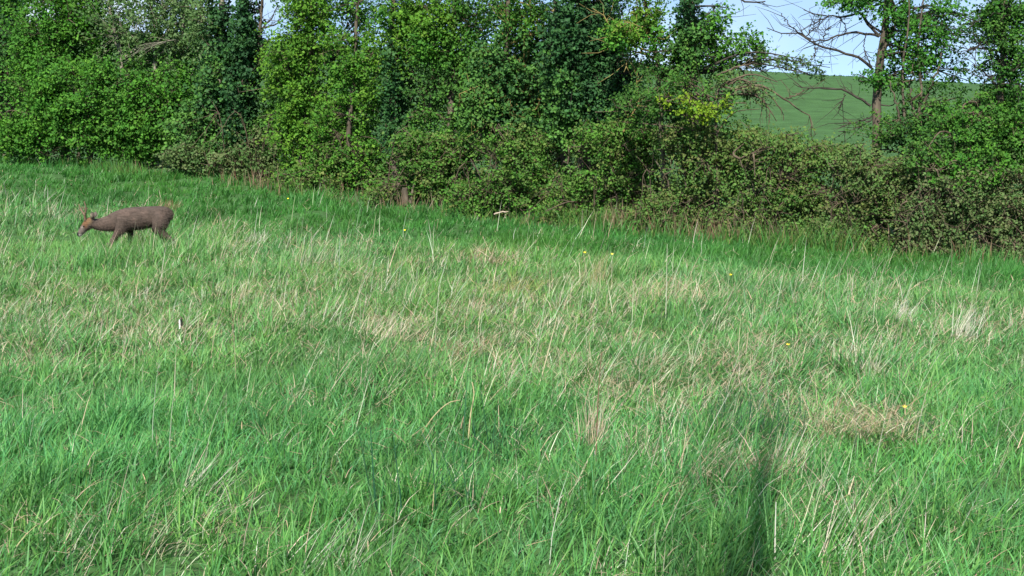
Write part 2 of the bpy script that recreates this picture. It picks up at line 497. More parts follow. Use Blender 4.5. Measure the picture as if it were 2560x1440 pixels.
# thin seed stems standing above the sward
x, y = scatter(3.5, 12, 9); x2, y2 = scatter(12, 22, 5)
x = np.r_[x, x2]; y = np.r_[y, y2]
keep = rng.uniform(size=len(x)) < 0.25 + dryness(x, y)[0] * 1.5
x, y = x[keep], y[keep]; n = len(x)
grass_parts.append(blades(x, y, rng.uniform(0.3, 0.55, n), rng.uniform(0.003, 0.005, n) * np.maximum(1, y / 8), np.abs(rng.normal(0.25, 0.25, n)), rng.normal(0.1, 0.8, n), rng.uniform(0, 0.5, n), pick(DRY, n), 3))
Vg, Tg, Cg = cat_mesh(grass_parts)
tag(mesh_np("meadow_grass", Vg, Tg, Cg, M_GRASS), 'long green meadow grass mixed with pale dry blades', 'grass', kind='stuff')

# ------------------------------------------------------------------ trees, shrubs and brambles
HAW = [(0.045, 0.155, 0.018), (0.070, 0.21, 0.024), (0.11, 0.265, 0.032), (0.036, 0.12, 0.02)]
LIME = [(0.10, 0.235, 0.022), (0.065, 0.18, 0.02), (0.14, 0.27, 0.03), (0.05, 0.14, 0.02)]
YEL = [(0.20, 0.30, 0.02), (0.15, 0.26, 0.02), (0.11, 0.22, 0.02)]
IVY = [(0.018, 0.062, 0.020), (0.028, 0.088, 0.024), (0.040, 0.115, 0.028), (0.022, 0.070, 0.026)]
MIX = [(0.04, 0.115, 0.024), (0.06, 0.16, 0.026), (0.028, 0.085, 0.02), (0.09, 0.20, 0.032)]
BRAM = [(0.12, 0.135, 0.045), (0.060, 0.145, 0.028), (0.085, 0.195, 0.036), (0.12, 0.24, 0.05), (0.05, 0.12, 0.028), (0.16, 0.18, 0.055)]
GREYB = [(0.13, 0.14, 0.065), (0.075, 0.155, 0.042), (0.105, 0.20, 0.055), (0.15, 0.18, 0.075), (0.066, 0.135, 0.038)]
PALE = [(0.09, 0.17, 0.05), (0.12, 0.19, 0.075), (0.06, 0.13, 0.04)]
ASH = [(0.04, 0.15, 0.02), (0.06, 0.20, 0.025), (0.09, 0.25, 0.03), (0.025, 0.10, 0.02)]

def plant(name, label, cat, blobs, stems, pal=HAW, dy=1.0, leaf_px=7.4, lai=4.6, twig=M_TWIG, bark=M_BARK, bare=None,
          gap=0.40, crown_name='crown', stem_name='trunk', boughs=3, group=None, ivy=None, twig_r=0.0035, clump_leaves=17):
    """a tree or shrub: stems and branches as tubes, leaf sprays on twigs through the crown's volume"""
    px0 = stems[0][0][0] if stems else blobs[0][0]
    Yf = hY(px0) + dy
    def wpt(q):
        return at(q[0], q[1], Yf + (q[3] if len(q) > 3 else 0))
    m_px = Yf / F_PX
    bx = at(px0, 500, Yf)
    base = np.array([bx[0], Yf, float(ground_z(bx[0], Yf))])
    t = thing(name, label, cat, base, group)
    skel = []
    for st in stems:
        pts = [wpt(q) for q in st]
        if st[0][1] >= 900:                       # 999: starts at the ground
            p0 = pts[0].copy(); p0 = at(st[0][0], 500, Yf + (st[0][3] if len(st[0]) > 3 else 0)); p0[2] = float(ground_z(p0[0], p0[1])) - 0.05
            pts[0] = p0
        n = 14
        P = resample(pts, n)
        wob = (rng.normal(size=(n, 3)) * 0.012); wob[0] = 0
        P = P + wob
        r0, r1 = st[0][2] * m_px * 0.5, st[-1][2] * m_px * 0.5
        R = np.linspace(r0, r1, n); R[0] *= 1.25
        Vt, Tt = tubes(P[None], R[None], 8)
        mesh_np(stem_name, Vt, Tt, None, bark, t)
        skel.append(P)
    side_twigs = []
    for br in (bare or []):
        P = resample([wpt(q) for q in br], 16) 
        P = P + rng.normal(size=P.shape) * 0.008
        R = np.linspace(br[0][2], br[-1][2], 16) * m_px * 0.5
        Vt, Tt = tubes(P[None], R[None], 5)
        mesh_np('branch', Vt, Tt, None, twig, t)
        # side twigs of a bare branch
        k = int(10)
        i = rng.integers(3, 15, k)
        d = rng.normal(size=(k, 3)) * np.array([1, .6, 1]); d /= np.linalg.norm(d, axis=1, keepdims=True)
        tan = P[np.minimum(i + 1, 15)] - P[i]; tan /= np.linalg.norm(tan, axis=1, keepdims=True)
        d = d * 0.8 + tan * 0.8
        L = rng.uniform(0.10, 0.45, (k, 1))
        mid = P[i] + d * L * 0.5 + rng.normal(size=(k, 3)) * 0.03
        end = P[i] + d * L + rng.normal(size=(k, 3)) * 0.05
        TP = np.stack([P[i], mid, end], 1)
        Vt, Tt = tubes(TP, np.tile([0.006, 0.004, 0.002], (k, 1)), 3)
        side_twigs.append((Vt, Tt, np.zeros(3)))
    skel_pts = np.concatenate(skel) if skel else base[None]
    out_parts = {}
    bough_lines = []
    twig_lines = []
    for b in blobs:
        px, py, rx, ry = b[:4]
        o = b[4] if len(b) > 4 else {}
        dyb = o.get('dy', 0.0)
        c = at(px, py, Yf + dyb)
        rX, rZ = rx * m_px, ry * m_px
        rY = o.get('depth', min(1.0, max(0.35, 0.75 * max(rX, rZ * 0.8))))
        lp = leaf_px * o.get('ls', 1.0)
        l_m = lp * m_px
        nl = 0.80 * o.get('lai', lai) * (0.7 if py < -60 else 1) * (0.6 if px < -100 or px > 2600 else 1) * math.pi * rx * ry / (lp * lp * 0.34)
        nc = max(4, int(nl / clump_leaves / 0.66))
        d = rng.normal(size=(nc, 3)); d /= np.linalg.norm(d, axis=1, keepdims=True)
        rr = rng.uniform(0.12, 1.0, nc) ** 0.55 * rng.choice([1.0, 1.0, 1.15, 1.35], nc)
        C = c + d * rr[:, None] * np.array([rX, rY, rZ])
        keep = vnoise(C, 1 / (l_m * 6.5), int(px) % 97) > o.get('gap', gap)
        gz = ground_z(C[:, 0], C[:, 1])
        keep &= C[:, 2] > gz + 0.08
        C = C[keep]
        nc = len(C)
        if nc == 0: continue
        # boughs of this part of the crown
        nb = o.get('boughs', boughs)
        tgt = c + rng.normal(size=(nb, 3)) * np.array([rX, rY, rZ]) * 0.55
        samples = []
        for g in tgt:
            below = skel_pts[:, 2] < g[2] + 0.1
            cand = skel_pts[below] if below.any() else skel_pts
            s = cand[np.argmin(((cand - g) ** 2).sum(1) + rng.uniform(0, 0.15, len(cand)))]
            mid = s * 0.5 + g * 0.5 + rng.normal(size=3) * 0.08 + np.array([0, 0, 0.1 * np.linalg.norm(g - s)])
            P = resample([s, mid, g], 9)
            bough_lines.append(P); samples.append(P)
        S = np.concatenate(samples)
        # twigs reach each spray
        j = np.argmin(((C[:, None, :] - S[None]) ** 2).sum(-1), 1)
        a = S[j]
        mid = a * 0.45 + C * 0.55 + rng.normal(size=C.shape) * 0.04 + np.array([0, 0, 0.03])
        far = np.linalg.norm(C - a, axis=1)
        sel = rng.uniform(size=nc) < o.get('twigs', 0.75)
        twig_lines.append(np.stack([a, mid, C + (C - mid) * 0.25], 1)[sel])
        # leaves of the spray
        k = np.maximum(3, rng.poisson(clump_leaves, nc))
        idx = np.repeat(np.arange(nc), k)
        n = len(idx)
        ax = (C - mid); ax /= np.linalg.norm(ax, axis=1, keepdims=True) + 1e-6
        along = rng.uniform(-1.7, 1.5, (n, 1)) * l_m * 1.9
        P = C[idx] + ax[idx] * along + rng.normal(size=(n, 3)) * l_m * np.array([0.85, 0.85, 0.6])
        nr = rng.normal(size=(n, 3)) * 0.75 + np.array([-0.12, -0.65, 0.75])
        cp_ = pick(o.get('pal', pal), nc, 0.2)            # each spray is of one age and shade
        cc = (cp_[idx] * 0.7 + pick(o.get('pal', pal), n) * 0.3) * 0.93
        sz = l_m * rng.uniform(0.5, 1.45, n)
        pn = o.get('part', crown_name)
        out_parts.setdefault(pn, []).append(leaves(P, nr, sz, cc, 0.95 if pn == 'ivy' else 0.68))
    tw = []
    if bough_lines:
        BL = np.array(bough_lines); nb = len(BL)
        R = np.linspace(1, 0.35, 9)[None] * rng.uniform(0.009, 0.02, (nb, 1))
        Vt, Tt = tubes(BL, R, 5); tw.append((Vt, Tt, np.zeros(3)))
    if twig_lines:
        TL = np.concatenate(twig_lines)
        R = np.tile(np.array([1.3, 1.0, 0.5]) * twig_r, (len(TL), 1))
        Vt, Tt = tubes(TL, R, 3); tw.append((Vt, Tt, np.zeros(3)))
    tw += side_twigs
    if tw:
        Vt, Tt, _c = cat_mesh(tw)
        tag(mesh_np('twigs', Vt, Tt, None, twig, t), kind='stuff')
    for pn, ps in out_parts.items():
        Vl, Tl, Cl = cat_mesh(ps)
        tag(mesh_np(pn, Vl, Tl, Cl, M_IVY if pn == 'ivy' else M_LEAF, t), kind='stuff')
    return t

G = 999
IV = dict(pal=IVY, part='ivy', gap=0.30, lai=5.5, depth=0.45)
def iv(**k):
    d = dict(IV); d.update(k); return d
SP = dict(lai=2.2, gap=0.35)
UP = dict(lai=2.2, gap=0.42)          # crown above the picture's upper edge

plant('ivy_clad_tree', 'dark ivy covered tree at the far left edge of the hedge', 'tree',
      [(-20, 130, 90, 200, iv(ls=1)), (-40, 330, 80, 80, iv()), (10, 10, 50, 40, dict(pal=HAW)), (20, 290, 60, 110, iv(dy=0.5)), (-180, 200, 140, 240)],
      [[(20, G, 34), (10, 200, 30), (25, -150, 18)]], MIX, dy=1.6)
plant('hawthorn_tree', 'tall bright green leafy tree rising behind the rounded left bush', 'tree',
      [(120, 50, 95, 85), (195, 15, 80, 70), (95, 150, 75, 70), (170, 130, 80, 80), (240, 90, 50, 80, dict(lai=2.5)), (150, -120, 140, 110, UP)],
      [[(165, G, 22), (172, 200, 16), (150, -160, 8)]], HAW, dy=1.2)
plant('hawthorn_bush', 'broad rounded bright green bush on the left behind the deer', 'bush',
      [(110, 265, 95, 95), (235, 255, 110, 95), (345, 285, 100, 90), (425, 270, 70, 90), (60, 335, 75, 65), (180, 335, 110, 65), (310, 350, 120, 55), (360, 385, 60, 35)],
      [[(230, G, 18), (220, 300, 12), (200, 220, 6)], [(330, G, 16), (340, 320, 10), (380, 240, 5)], [(120, G, 14), (110, 320, 8), (90, 240, 4)]], HAW, dy=0.35, lai=5.5)
plant('bare_twigged_tree', 'grey slender tree with thin leaves and bare twigs at upper left', 'tree',
      [(330, 60, 110, 90, SP), (450, 70, 90, 100, dict(lai=2.6, gap=.35, pal=PALE)), (400, 170, 120, 70, dict(lai=2.2, pal=MIX)), (500, 180, 60, 70, dict(lai=2, pal=MIX)), (380, -120, 160, 110, dict(lai=1.2))],
      [[(300, G, 12), (304, 160, 9), (275, 30, 7), (268, -120, 4)], [(390, G, 16), (388, 110, 11), (378, 0, 9), (370, -160, 5)], [(470, G, 12), (455, 160, 8), (470, -80, 5)]],
      PALE, dy=1.4, bark=M_PALEBARK, twig=M_PALEBARK,
      bare=[[(385, 105, 6), (330, 90, 5), (280, 50, 3), (262, 45, 2)], [(388, 110, 6), (440, 60, 5), (500, 40, 3), (530, 60, 2)], [(304, 150, 6), (350, 120, 4), (400, 135, 3), (440, 90, 2)],
            [(470, 150, 6), (520, 90, 4), (470, 45, 3)], [(304, 140, 5), (285, 90, 4), (300, 30, 3), (330, 5, 2)], [(455, 160, 5), (430, 120, 4), (380, 80, 3)], [(380, 60, 5), (420, 10, 3), (445, -30, 2)]])
plant('ivy_clad_tree', 'ivy wrapped trunk with a pale bark streak left of the sky gap', 'tree',
      [(552, 60, 26, 90, iv()), (545, 190, 45, 80, iv(pal=IVY + MIX)), (530, 290, 55, 80, iv(pal=IVY + MIX)), (545, 360, 60, 55, iv(pal=MIX)), (510, 60, 45, 90, dict(lai=1.8, pal=PALE)), (480, 330, 45, 70, iv(pal=MIX)), (550, -120, 60, 100, iv())],
      [[(530, G, 22), (538, 330, 18), (552, 120, 15), (556, -160, 12)]], MIX, dy=1.0, bark=M_PALEBARK)
plant('ivy_clad_tree', 'dark ivy covered twin stem tree on the left side of the sky gap', 'tree',
      [(615, 80, 30, 90, iv()), (600, 210, 42, 90, iv()), (625, 150, 35, 60, iv()), (600, 320, 42, 70, iv()), (590, 390, 60, 40, iv(pal=MIX, gap=.45)), (615, -110, 50, 100, iv())],
      [[(600, G, 22), (605, 300, 18), (615, 120, 15), (612, -160, 10)], [(612, G, 14), (628, 200, 12), (652, 70, 9), (660, -120, 5)]], IVY, dy=1.2, twig=M_DTWIG,
      bare=[[(635, 140, 8), (655, 75, 6), (680, 45, 4), (695, 10, 2)], [(655, 80, 6), (650, 30, 4), (635, -20, 3)], [(640, 130, 6), (672, 100, 4), (700, 92, 2)], [(660, 70, 5), (690, 60, 3), (705, 35, 2)], [(600, 230, 6), (645, 190, 4), (670, 165, 2)]])
plant('field_maple_tree', 'yellow green leafy tree on the right side of the sky gap', 'tree',
      [(765, 50, 70, 75), (735, 140, 75, 65), (810, 140, 60, 70), (745, 235, 75, 65, dict(lai=4)), (740, 330, 65, 65), (790, 300, 55, 75), (765, 410, 65, 50), (690, 150, 40, 90, dict(lai=1.5)), (780, -110, 110, 100, UP)],
      [[(770, G, 24), (768, 320, 20), (780, 150, 14), (775, -150, 8)], [(750, G, 12), (745, 300, 8), (730, 160, 5)]], LIME, dy=0.9, gap=0.43)
plant('field_maple_tree', 'fresh green slim tree next to the yellow green one', 'tree',
      [(870, 70, 60, 60, dict(lai=2.6)), (905, 150, 55, 70), (850, 220, 50, 80, dict(lai=3, gap=.47)), (845, 330, 65, 75), (890, 400, 85, 55), (920, 280, 40, 70, dict(lai=3)), (900, -100, 100, 90, UP)],
      [[(870, G, 16), (876, 300, 12), (890, 120, 9), (895, -140, 5)]], HAW + LIME, dy=0.8, gap=0.44)
plant('ivy_clad_tree', 'slender ivy covered trunk with bright upper leaves near the hedge middle', 'tree',
      [(984, 150, 22, 80, iv()), (982, 240, 26, 70, iv()), (988, 330, 30, 50, iv()), (1015, 60, 60, 60, dict(pal=LIME)), (1000, 130, 55, 45, dict(pal=LIME, lai=3)), (960, 40, 40, 40, dict(lai=2)), (950, 190, 40, 60, dict(pal=LIME, lai=2.8)), (1000, -90, 100, 80, UP)],
      [[(990, G, 18), (986, 300, 16), (984, 120, 14), (975, -150, 8)]], HAW, dy=1.1)
plant('hedge_tree', 'dark trunked tree with bright crown at the hedge middle', 'tree',
      [(1085, 60, 60, 60, dict(pal=LIME)), (1090, 120, 70, 45, dict(pal=HAW)), (1160, 60, 70, 70, dict(lai=3.3)), (1160, 150, 70, 60), (1130, 250, 60, 80, dict(lai=2.2, pal=MIX)), (1070, 230, 55, 70, dict(lai=1.8, pal=MIX)), (1060, 320, 60, 50, dict(lai=3)), (1120, -100, 130, 90, UP)],
      [[(1118, G, 24), (1124, 300, 20), (1128, 160, 15), (1150, -150, 8)], [(1085, G, 9), (1075, 250, 7), (1095, 120, 5)]], HAW + MIX, dy=1.2,
      bare=[[(1126, 250, 5), (1080, 215, 4), (1040, 230, 2)], [(1124, 300, 5), (1060, 285, 4), (1020, 295, 2)]])
plant('ivy_clad_tree', 'leafy ivy grown tree left of the darkest ivy mass', 'tree',
      [(1245, 60, 60, 70, dict(lai=3)), (1250, 190, 70, 80, iv(pal=IVY + MIX)), (1200, 270, 50, 80, iv(pal=MIX)), (1260, 290, 70, 70, iv(pal=IVY + MIX)), (1320, 200, 55, 90, iv(pal=MIX + IVY)), (1325, 300, 50, 60, iv(pal=MIX)), (1310, 60, 60, 60, dict(lai=2.5)), (1250, -100, 110, 90, UP)],
      [[(1270, G, 22), (1264, 200, 18), (1272, 60, 13), (1270, -160, 8)]], HAW + MIX, dy=1.0, twig=M_YTWIG,
      bare=[[(1275, 110, 9), (1320, 88, 8), (1375, 82, 6), (1430, 80, 4)], [(1330, 88, 6), (1300, 60, 4), (1262, 45, 3)], [(1380, 25, 6), (1430, 40, 5), (1480, 62, 4)], [(1300, 5, 5), (1350, 25, 4), (1400, 20, 3), (1440, 5, 2)], [(1310, 92, 5), (1312, 100, 4), (1280, 95, 2)]])
plant('ivy_clad_tree', 'large ivy clad tree, the darkest mass of the hedge', 'tree',
      [(1420, 110, 55, 90, iv(lai=7)), (1480, 90, 60, 90, iv(lai=6)), (1470, 210, 65, 85, iv(lai=8)), (1410, 230, 50, 90, iv(pal=MIX + IVY)), (1500, 290, 60, 60, iv(lai=8)), (1440, 310, 55, 60, iv(pal=MIX)), (1545, 200, 45, 80, iv()), (1460, -100, 110, 100, iv())],
      [[(1470, G, 46), (1462, 250, 40), (1455, 60, 32), (1460, -170, 20)], [(1410, G, 16, 0.5), (1398, 120, 13, 0.3), (1380, -150, 8)]], IVY, dy=1.1, twig=M_DTWIG)
plant('young_ash_tree', 'fresh green tree leaning over the dark ivy mass', 'tree',
      [(1610, 35, 50, 50, dict(pal=LIME)), (1575, 80, 55, 35, dict(pal=LIME)), (1640, 90, 50, 40), (1550, 95, 35, 30), (1650, 170, 60, 45, dict(lai=2, pal=MIX)), (1600, -90, 110, 80, UP)],
      [[(1670, G, 18), (1640, 140, 13), (1618, 60, 9), (1600, -140, 6)]], ASH, dy=0.9, twig=M_YTWIG,
      bare=[[(1640, 150, 7), (1600, 130, 5), (1570, 150, 4), (1560, 180, 2)], [(1630, 110, 5), (1540, 75, 4), (1510, 40, 3), (1480, 20, 2)], [(1635, 130, 6), (1560, 110, 4), (1525, 120, 2)], [(1598, 260, 5), (1592, 200, 4), (1600, 160, 3)], [(1560, 330, 6), (1590, 270, 5), (1640, 215, 3)]])
plant('ivy_clad_tree', 'thick ivy trunk with leafy crown left of the open sky', 'tree',
      [(1722, 25, 30, 60, iv()), (1720, 110, 40, 60, iv(pal=MIX)), (1780, 105, 70, 60, dict(pal=HAW)), (1850, 115, 65, 45, dict(pal=HAW, lai=3)), (1910, 145, 55, 32, dict(lai=1.6, pal=PALE)), (1700, 170, 80, 50, dict(lai=3, pal=MIX)), (1820, 165, 70, 30, dict(lai=2.2, pal=MIX)), (1985, 160, 50, 25, dict(lai=1.1, pal=PALE)), (2045, 182, 40, 16, dict(lai=1.1, pal=PALE)), (1790, 40, 45, 40, dict(lai=.9)), (1700, -100, 80, 80, UP)],
      [[(1735, G, 40), (1728, 200, 34), (1724, 40, 30), (1724, -160, 24)]], HAW, dy=1.0,
      bare=[[(1730, 180, 9), (1800, 170, 7), (1880, 155, 5), (1935, 153, 4), (1979, 166, 3), (2026, 189, 2)], [(1735, 60, 7), (1780, 30, 5), (1800, 45, 3), (1815, 40, 2)], [(1860, 160, 4), (1900, 175, 3), (1940, 170, 2)],
            [(1726, -10, 9), (1800, -30, 7), (1870, 5, 5), (1915, 2, 3)]], twig=M_DTWIG)
plant('bare_shrub', 'brown arching bare twigs hanging beside the view of the hill', 'bush',
      [(1850, 215, 70, 30, dict(lai=1.0, pal=GREYB)), (1720, 240, 110, 60, dict(lai=1.6, pal=MIX)), (1600, 260, 90, 60, dict(lai=1.6, pal=MIX)), (1900, 240, 60, 40, dict(lai=.7, pal=GREYB))],
      [[(1800, G, 12), (1790, 300, 10), (1800, 220, 7)]], MIX, dy=0.6, twig=M_TWIG, boughs=5,
      bare=[[(1800, 230, 7), (1891, 212, 6), (1922, 222, 6), (1960, 247, 5), (1997, 275, 4), (2026, 294, 4), (2032, 353, 2)], [(1800, 240, 6), (1880, 235, 5), (1920, 270, 4), (1925, 310, 2)], [(1805, 220, 6), (1860, 200, 5), (1920, 235, 4), (1950, 270, 3), (1960, 300, 2)],
            [(1800, 250, 5), (1700, 230, 4), (1620, 270, 3)], [(1790, 280, 5), (1740, 215, 4), (1660, 205, 2)], [(1960, 247, 4), (1985, 240, 3), (2010, 225, 2)], [(1795, 260, 5), (1850, 225, 4), (1905, 250, 4), (1940, 300, 2)], [(1790, 190, 6), (1850, 165, 4), (1880, 160, 2)]])
plant('young_maple_shrub', 'bright yellow green spray of leaves in front of brown twigs', 'bush',
      [(1675, 243, 28, 18), (1730, 275, 42, 22), (1790, 285, 50, 20), (1830, 262, 24, 20), (1710, 245, 20, 14)],
      [[(1760, G, 6, 0.9), (1755, 340, 5, 0.6), (1750, 280, 3, 0.1)]], YEL, dy=0.1, lai=3.2)

plant('thin_leaved_shrub', 'dim thin leaved shrub behind the yellow green tree', 'bush',
      [(760, 200, 90, 110, dict(lai=1.6)), (860, 330, 90, 90, dict(lai=2)), (720, 380, 70, 60, dict(lai=1.4)), (850, 150, 70, 70, dict(lai=1.5)), (920, 60, 60, 50, dict(lai=1.8)), (860, 30, 80, 50, dict(lai=2.2)), (668, 200, 55, 90, dict(lai=1.5)), (672, 320, 60, 70, dict(lai=2.0)), (640, 270, 50, 90, dict(lai=1.3)), (930, 230, 70, 90, dict(lai=2.0)), (930, 340, 70, 60, dict(lai=2.2))],
      [[(800, G, 9), (805, 300, 7), (830, 150, 4)]], MIX, dy=2.4, boughs=6)
plant('thin_leaved_shrub', 'dim brown twigged shrub behind the dark trunked middle tree', 'bush',
      [(1060, 250, 90, 110, dict(lai=1.7)), (1160, 320, 80, 90, dict(lai=2.2)), (1010, 350, 70, 70, dict(lai=2)), (1180, 190, 70, 70, dict(lai=2)), (1020, 150, 60, 50, dict(lai=1.5)), (1130, 120, 70, 60, dict(lai=1.6)), (1040, 35, 90, 50, dict(lai=2.2)), (1190, 40, 100, 55, dict(lai=2.2))],
      [[(1080, G, 9), (1075, 300, 7), (1060, 150, 4)], [(1170, G, 9), (1175, 300, 7), (1200, 150, 4)]], MIX + GREYB, dy=2.3, boughs=7)
plant('thin_leaved_shrub', 'dim leafy shrub behind the darkest ivy mass', 'bush',
      [(1330, 150, 80, 110, dict(lai=2.4)), (1340, 40, 100, 60, dict(lai=2.2)), (1540, 40, 70, 60, dict(lai=2)), (1380, 300, 90, 90, dict(lai=3)), (1560, 250, 90, 90, dict(lai=3)), (1550, 140, 60, 60, dict(lai=2)), (1640, 300, 100, 70, dict(lai=3)), (1760, 270, 90, 60, dict(lai=2.4))],
      [[(1400, G, 9), (1390, 300, 7), (1350, 150, 4)], [(1580, G, 9), (1575, 300, 7), (1550, 180, 4)]], MIX + IVY, dy=2.2, boughs=6)
plant('thin_leaved_shrub', 'dim dark shrub filling the hedge behind the left bush', 'bush',
      [(60, 150, 110, 110, dict(lai=2.5)), (280, 170, 120, 90, dict(lai=2.5)), (430, 220, 100, 90, dict(lai=2.5)), (520, 300, 80, 80, dict(lai=2.5)), (330, 70, 130, 80, dict(lai=2.2)), (500, 60, 80, 70, dict(lai=2))],
      [[(200, G, 9), (205, 250, 7), (190, 120, 4)], [(420, G, 9), (425, 250, 7), (430, 150, 4)]], MIX + IVY, dy=2.4, boughs=6)

bram = [('bramble_bush', 'thin brownish bramble at the hedge foot below the sky gap', [(640, 370, 90, 55, dict(lai=1.6)), (700, 400, 60, 45, dict(lai=1.8)), (560, 405, 70, 35, dict(lai=1.6)), (460, 400, 50, 30, dict(lai=2))], GREYB, 600),
        ('bramble_bush', 'bramble with large leaves below the slim fresh green tree', [(880, 450, 95, 45), (800, 445, 60, 35), (960, 420, 80, 60), (830, 400, 60, 40)], BRAM + HAW, 880),
        ('bramble_bush', 'bramble bank under the dark trunked middle tree', [(1090, 430, 100, 60), (1030, 470, 80, 35), (1130, 370, 90, 50), (1180, 470, 80, 40), (1040, 370, 60, 40)], BRAM + HAW, 1100),
        ('bramble_bush', 'green bramble bank with fallen twigs left of the dark ivy foot', [(1300, 430, 100, 70), (1280, 360, 90, 50), (1230, 480, 80, 40), (1380, 470, 90, 45), (1390, 380, 70, 50)], BRAM + HAW, 1310),
        ('bramble_bush', 'bright topped bramble bank under the yellow green spray', [(1530, 420, 110, 70), (1500, 350, 80, 45), (1590, 480, 100, 55), (1460, 480, 80, 45), (1610, 370, 80, 55), (1560, 340, 70, 40)], BRAM + HAW, 1540),
        ('bramble_bush', 'olive bramble bank below the hanging bare twigs', [(1760, 430, 110, 80), (1730, 350, 90, 45), (1820, 500, 110, 50), (1700, 510, 90, 45), (1850, 380, 80, 60)], BRAM, 1770),
        ('bramble_bush', 'bramble bank below the view of the green hill', [(1960, 430, 100, 80), (1940, 355, 70, 35), (2040, 500, 110, 60), (1920, 520, 90, 45), (2060, 400, 70, 45)], BRAM, 1980),
        ('bramble_bush', 'grey green bramble bank at the foot of the right hand trunk', [(2190, 450, 110, 65), (2240, 520, 110, 65), (2150, 530, 90, 50), (2130, 400, 60, 35), (2280, 440, 90, 50)], GREYB + BRAM, 2200),
        ('bramble_bush', 'brownish bramble bank at the right edge of the hedge', [(2400, 480, 120, 80), (2440, 570, 120, 60), (2330, 560, 90, 55), (2520, 500, 100, 90), (2420, 420, 110, 45, dict(pal=HAW)), (2640, 540, 120, 110)], GREYB, 2420)]
for nm, lb, bl, pl, px in bram:
    for q in range(px - 150, px + 151, 50):
        gpy = float(np.interp(q, [c_[0] for c_ in ctrl[:8]], [c_[1] for c_ in ctrl[:8]]))
        bl = bl + [(q, gpy - 38 + 10 * math.sin(q), 45, 34, dict(lai=3.2, dy=-0.15 + 0.1 * math.sin(q * 1.7), boughs=2))]
    st = [[(px + dx, G, 7), (px + dx * 1.4, 480 + 20 * math.sin(dx), 5), (px + dx * 1.9, 400, 3)] for dx in (-70, -35, 0, 40, 75)]
    canes = []
    for q in range(5):
        cx = px + rng.uniform(-140, 140); g0 = float(np.interp(cx, [c_[0] for c_ in ctrl[:8]], [c_[1] for c_ in ctrl[:8]]))
        tp = g0 - rng.uniform(70, 190); ex = cx + rng.uniform(-110, 110)
        canes.append([(cx, g0 - 15, 3, -0.1), (cx * .6 + ex * .4, tp, 2.4, -0.25), (ex, tp + rng.uniform(10, 60), 1.6, -0.35), (ex + (ex - cx) * .25, tp + rng.uniform(60, 110), 1.0, -0.35)])
    plant(nm, lb, 'bramble', bl, st, pl, dy=0.45, bare=canes, leaf_px=7.2, lai=3.9, stem_name='cane', crown_name='leaves', gap=0.36, boughs=6, twig_r=0.0045, clump_leaves=13)

plant('ash_tree', 'tall tree with straight trunk and bare arching left branches against the sky', 'tree',
      [(2130, 12, 60, 24, dict(lai=4)), (2195, 25, 55, 30, dict(lai=3, dy=-.2)), (2290, 40, 70, 50, dict(lai=4, dy=-.1)), (2350, 95, 60, 45, dict(lai=3, dy=-.1)), (2240, 95, 34, 40, dict(lai=2)), (2450, 60, 50, 50, dict(lai=2)), (2430, 200, 50, 40, dict(lai=1.6)), (2290, 150, 80, 32, dict(lai=3.6, dy=-.1)), (2175, 195, 45, 24, dict(lai=3)), (2235, 200, 36, 26, dict(lai=2.4)),
       (2370, 25, 55, 32, dict(lai=2)), (2360, 170, 45, 34, dict(lai=1.4)), (2310, 95, 65, 50, dict(lai=2.6, dy=-.2)), (2400, 70, 40, 50, dict(lai=1.2)), (2220, -110, 150, 110, UP)],
      [[(2186, G, 32), (2190, 340, 30), (2193, 220, 26), (2202, 125, 22), (2216, 62, 19), (2228, -170, 12)], [(2200, 130, 14), (2235, 60, 10), (2232, -10, 8), (2250, -120, 5)]], ASH, dy=1.4, bark=M_BARK, twig=M_DTWIG, gap=0.46,
      bare=[[(2179, 169, 8), (2151, 147, 7), (2104, 131, 6), (2060, 117, 5), (2026, 103, 4.5), (1991, 83, 3.5), (1954, 83, 3), (1919, 70, 2)],
            [(2026, 103, 4), (2010, 88, 3), (1991, 75, 3), (1972, 59, 2.5), (1951, 34, 2)], [(2016, 92, 3), (2029, 75, 2.5), (2051, 67, 1.5)], [(2035, 110, 3), (2038, 125, 2), (2036, 140, 1.5)],
            [(2197, 91, 7), (2166, 84, 6), (2135, 82, 5), (2097, 88, 4), (2066, 100, 4), (2026, 103, 3)], [(2060, 100, 3), (2062, 80, 2.5), (2075, 70, 2)],
            [(2200, 90, 8), (2176, 69, 8), (2166, 56, 7), (2154, 31, 6), (2119, 41, 4), (2072, 39, 3), (2041, 36, 2.5), (2010, 25, 2)], [(2072, 39, 3), (2051, 53, 2.5), (2022, 66, 1.5)], [(2097, 41, 3), (2110, 59, 2.5), (2115, 78, 2)],
            [(2176, 266, 7), (2144, 244, 6), (2113, 227, 5), (2085, 222, 5), (2029, 220, 4), (2010, 222, 3), (1982, 209, 2)], [(2113, 234, 4), (2105, 255, 3), (2097, 275, 2)], [(2200, 280, 5), (2150, 305, 4), (2090, 308, 2)], [(2193, 290, 5), (2140, 320, 4), (2100, 330, 2)],
            [(2165, 83, 3), (2160, 110, 2), (2163, 150, 2)], [(2216, 70, 7), (2260, 130, 6), (2300, 190, 3)]])
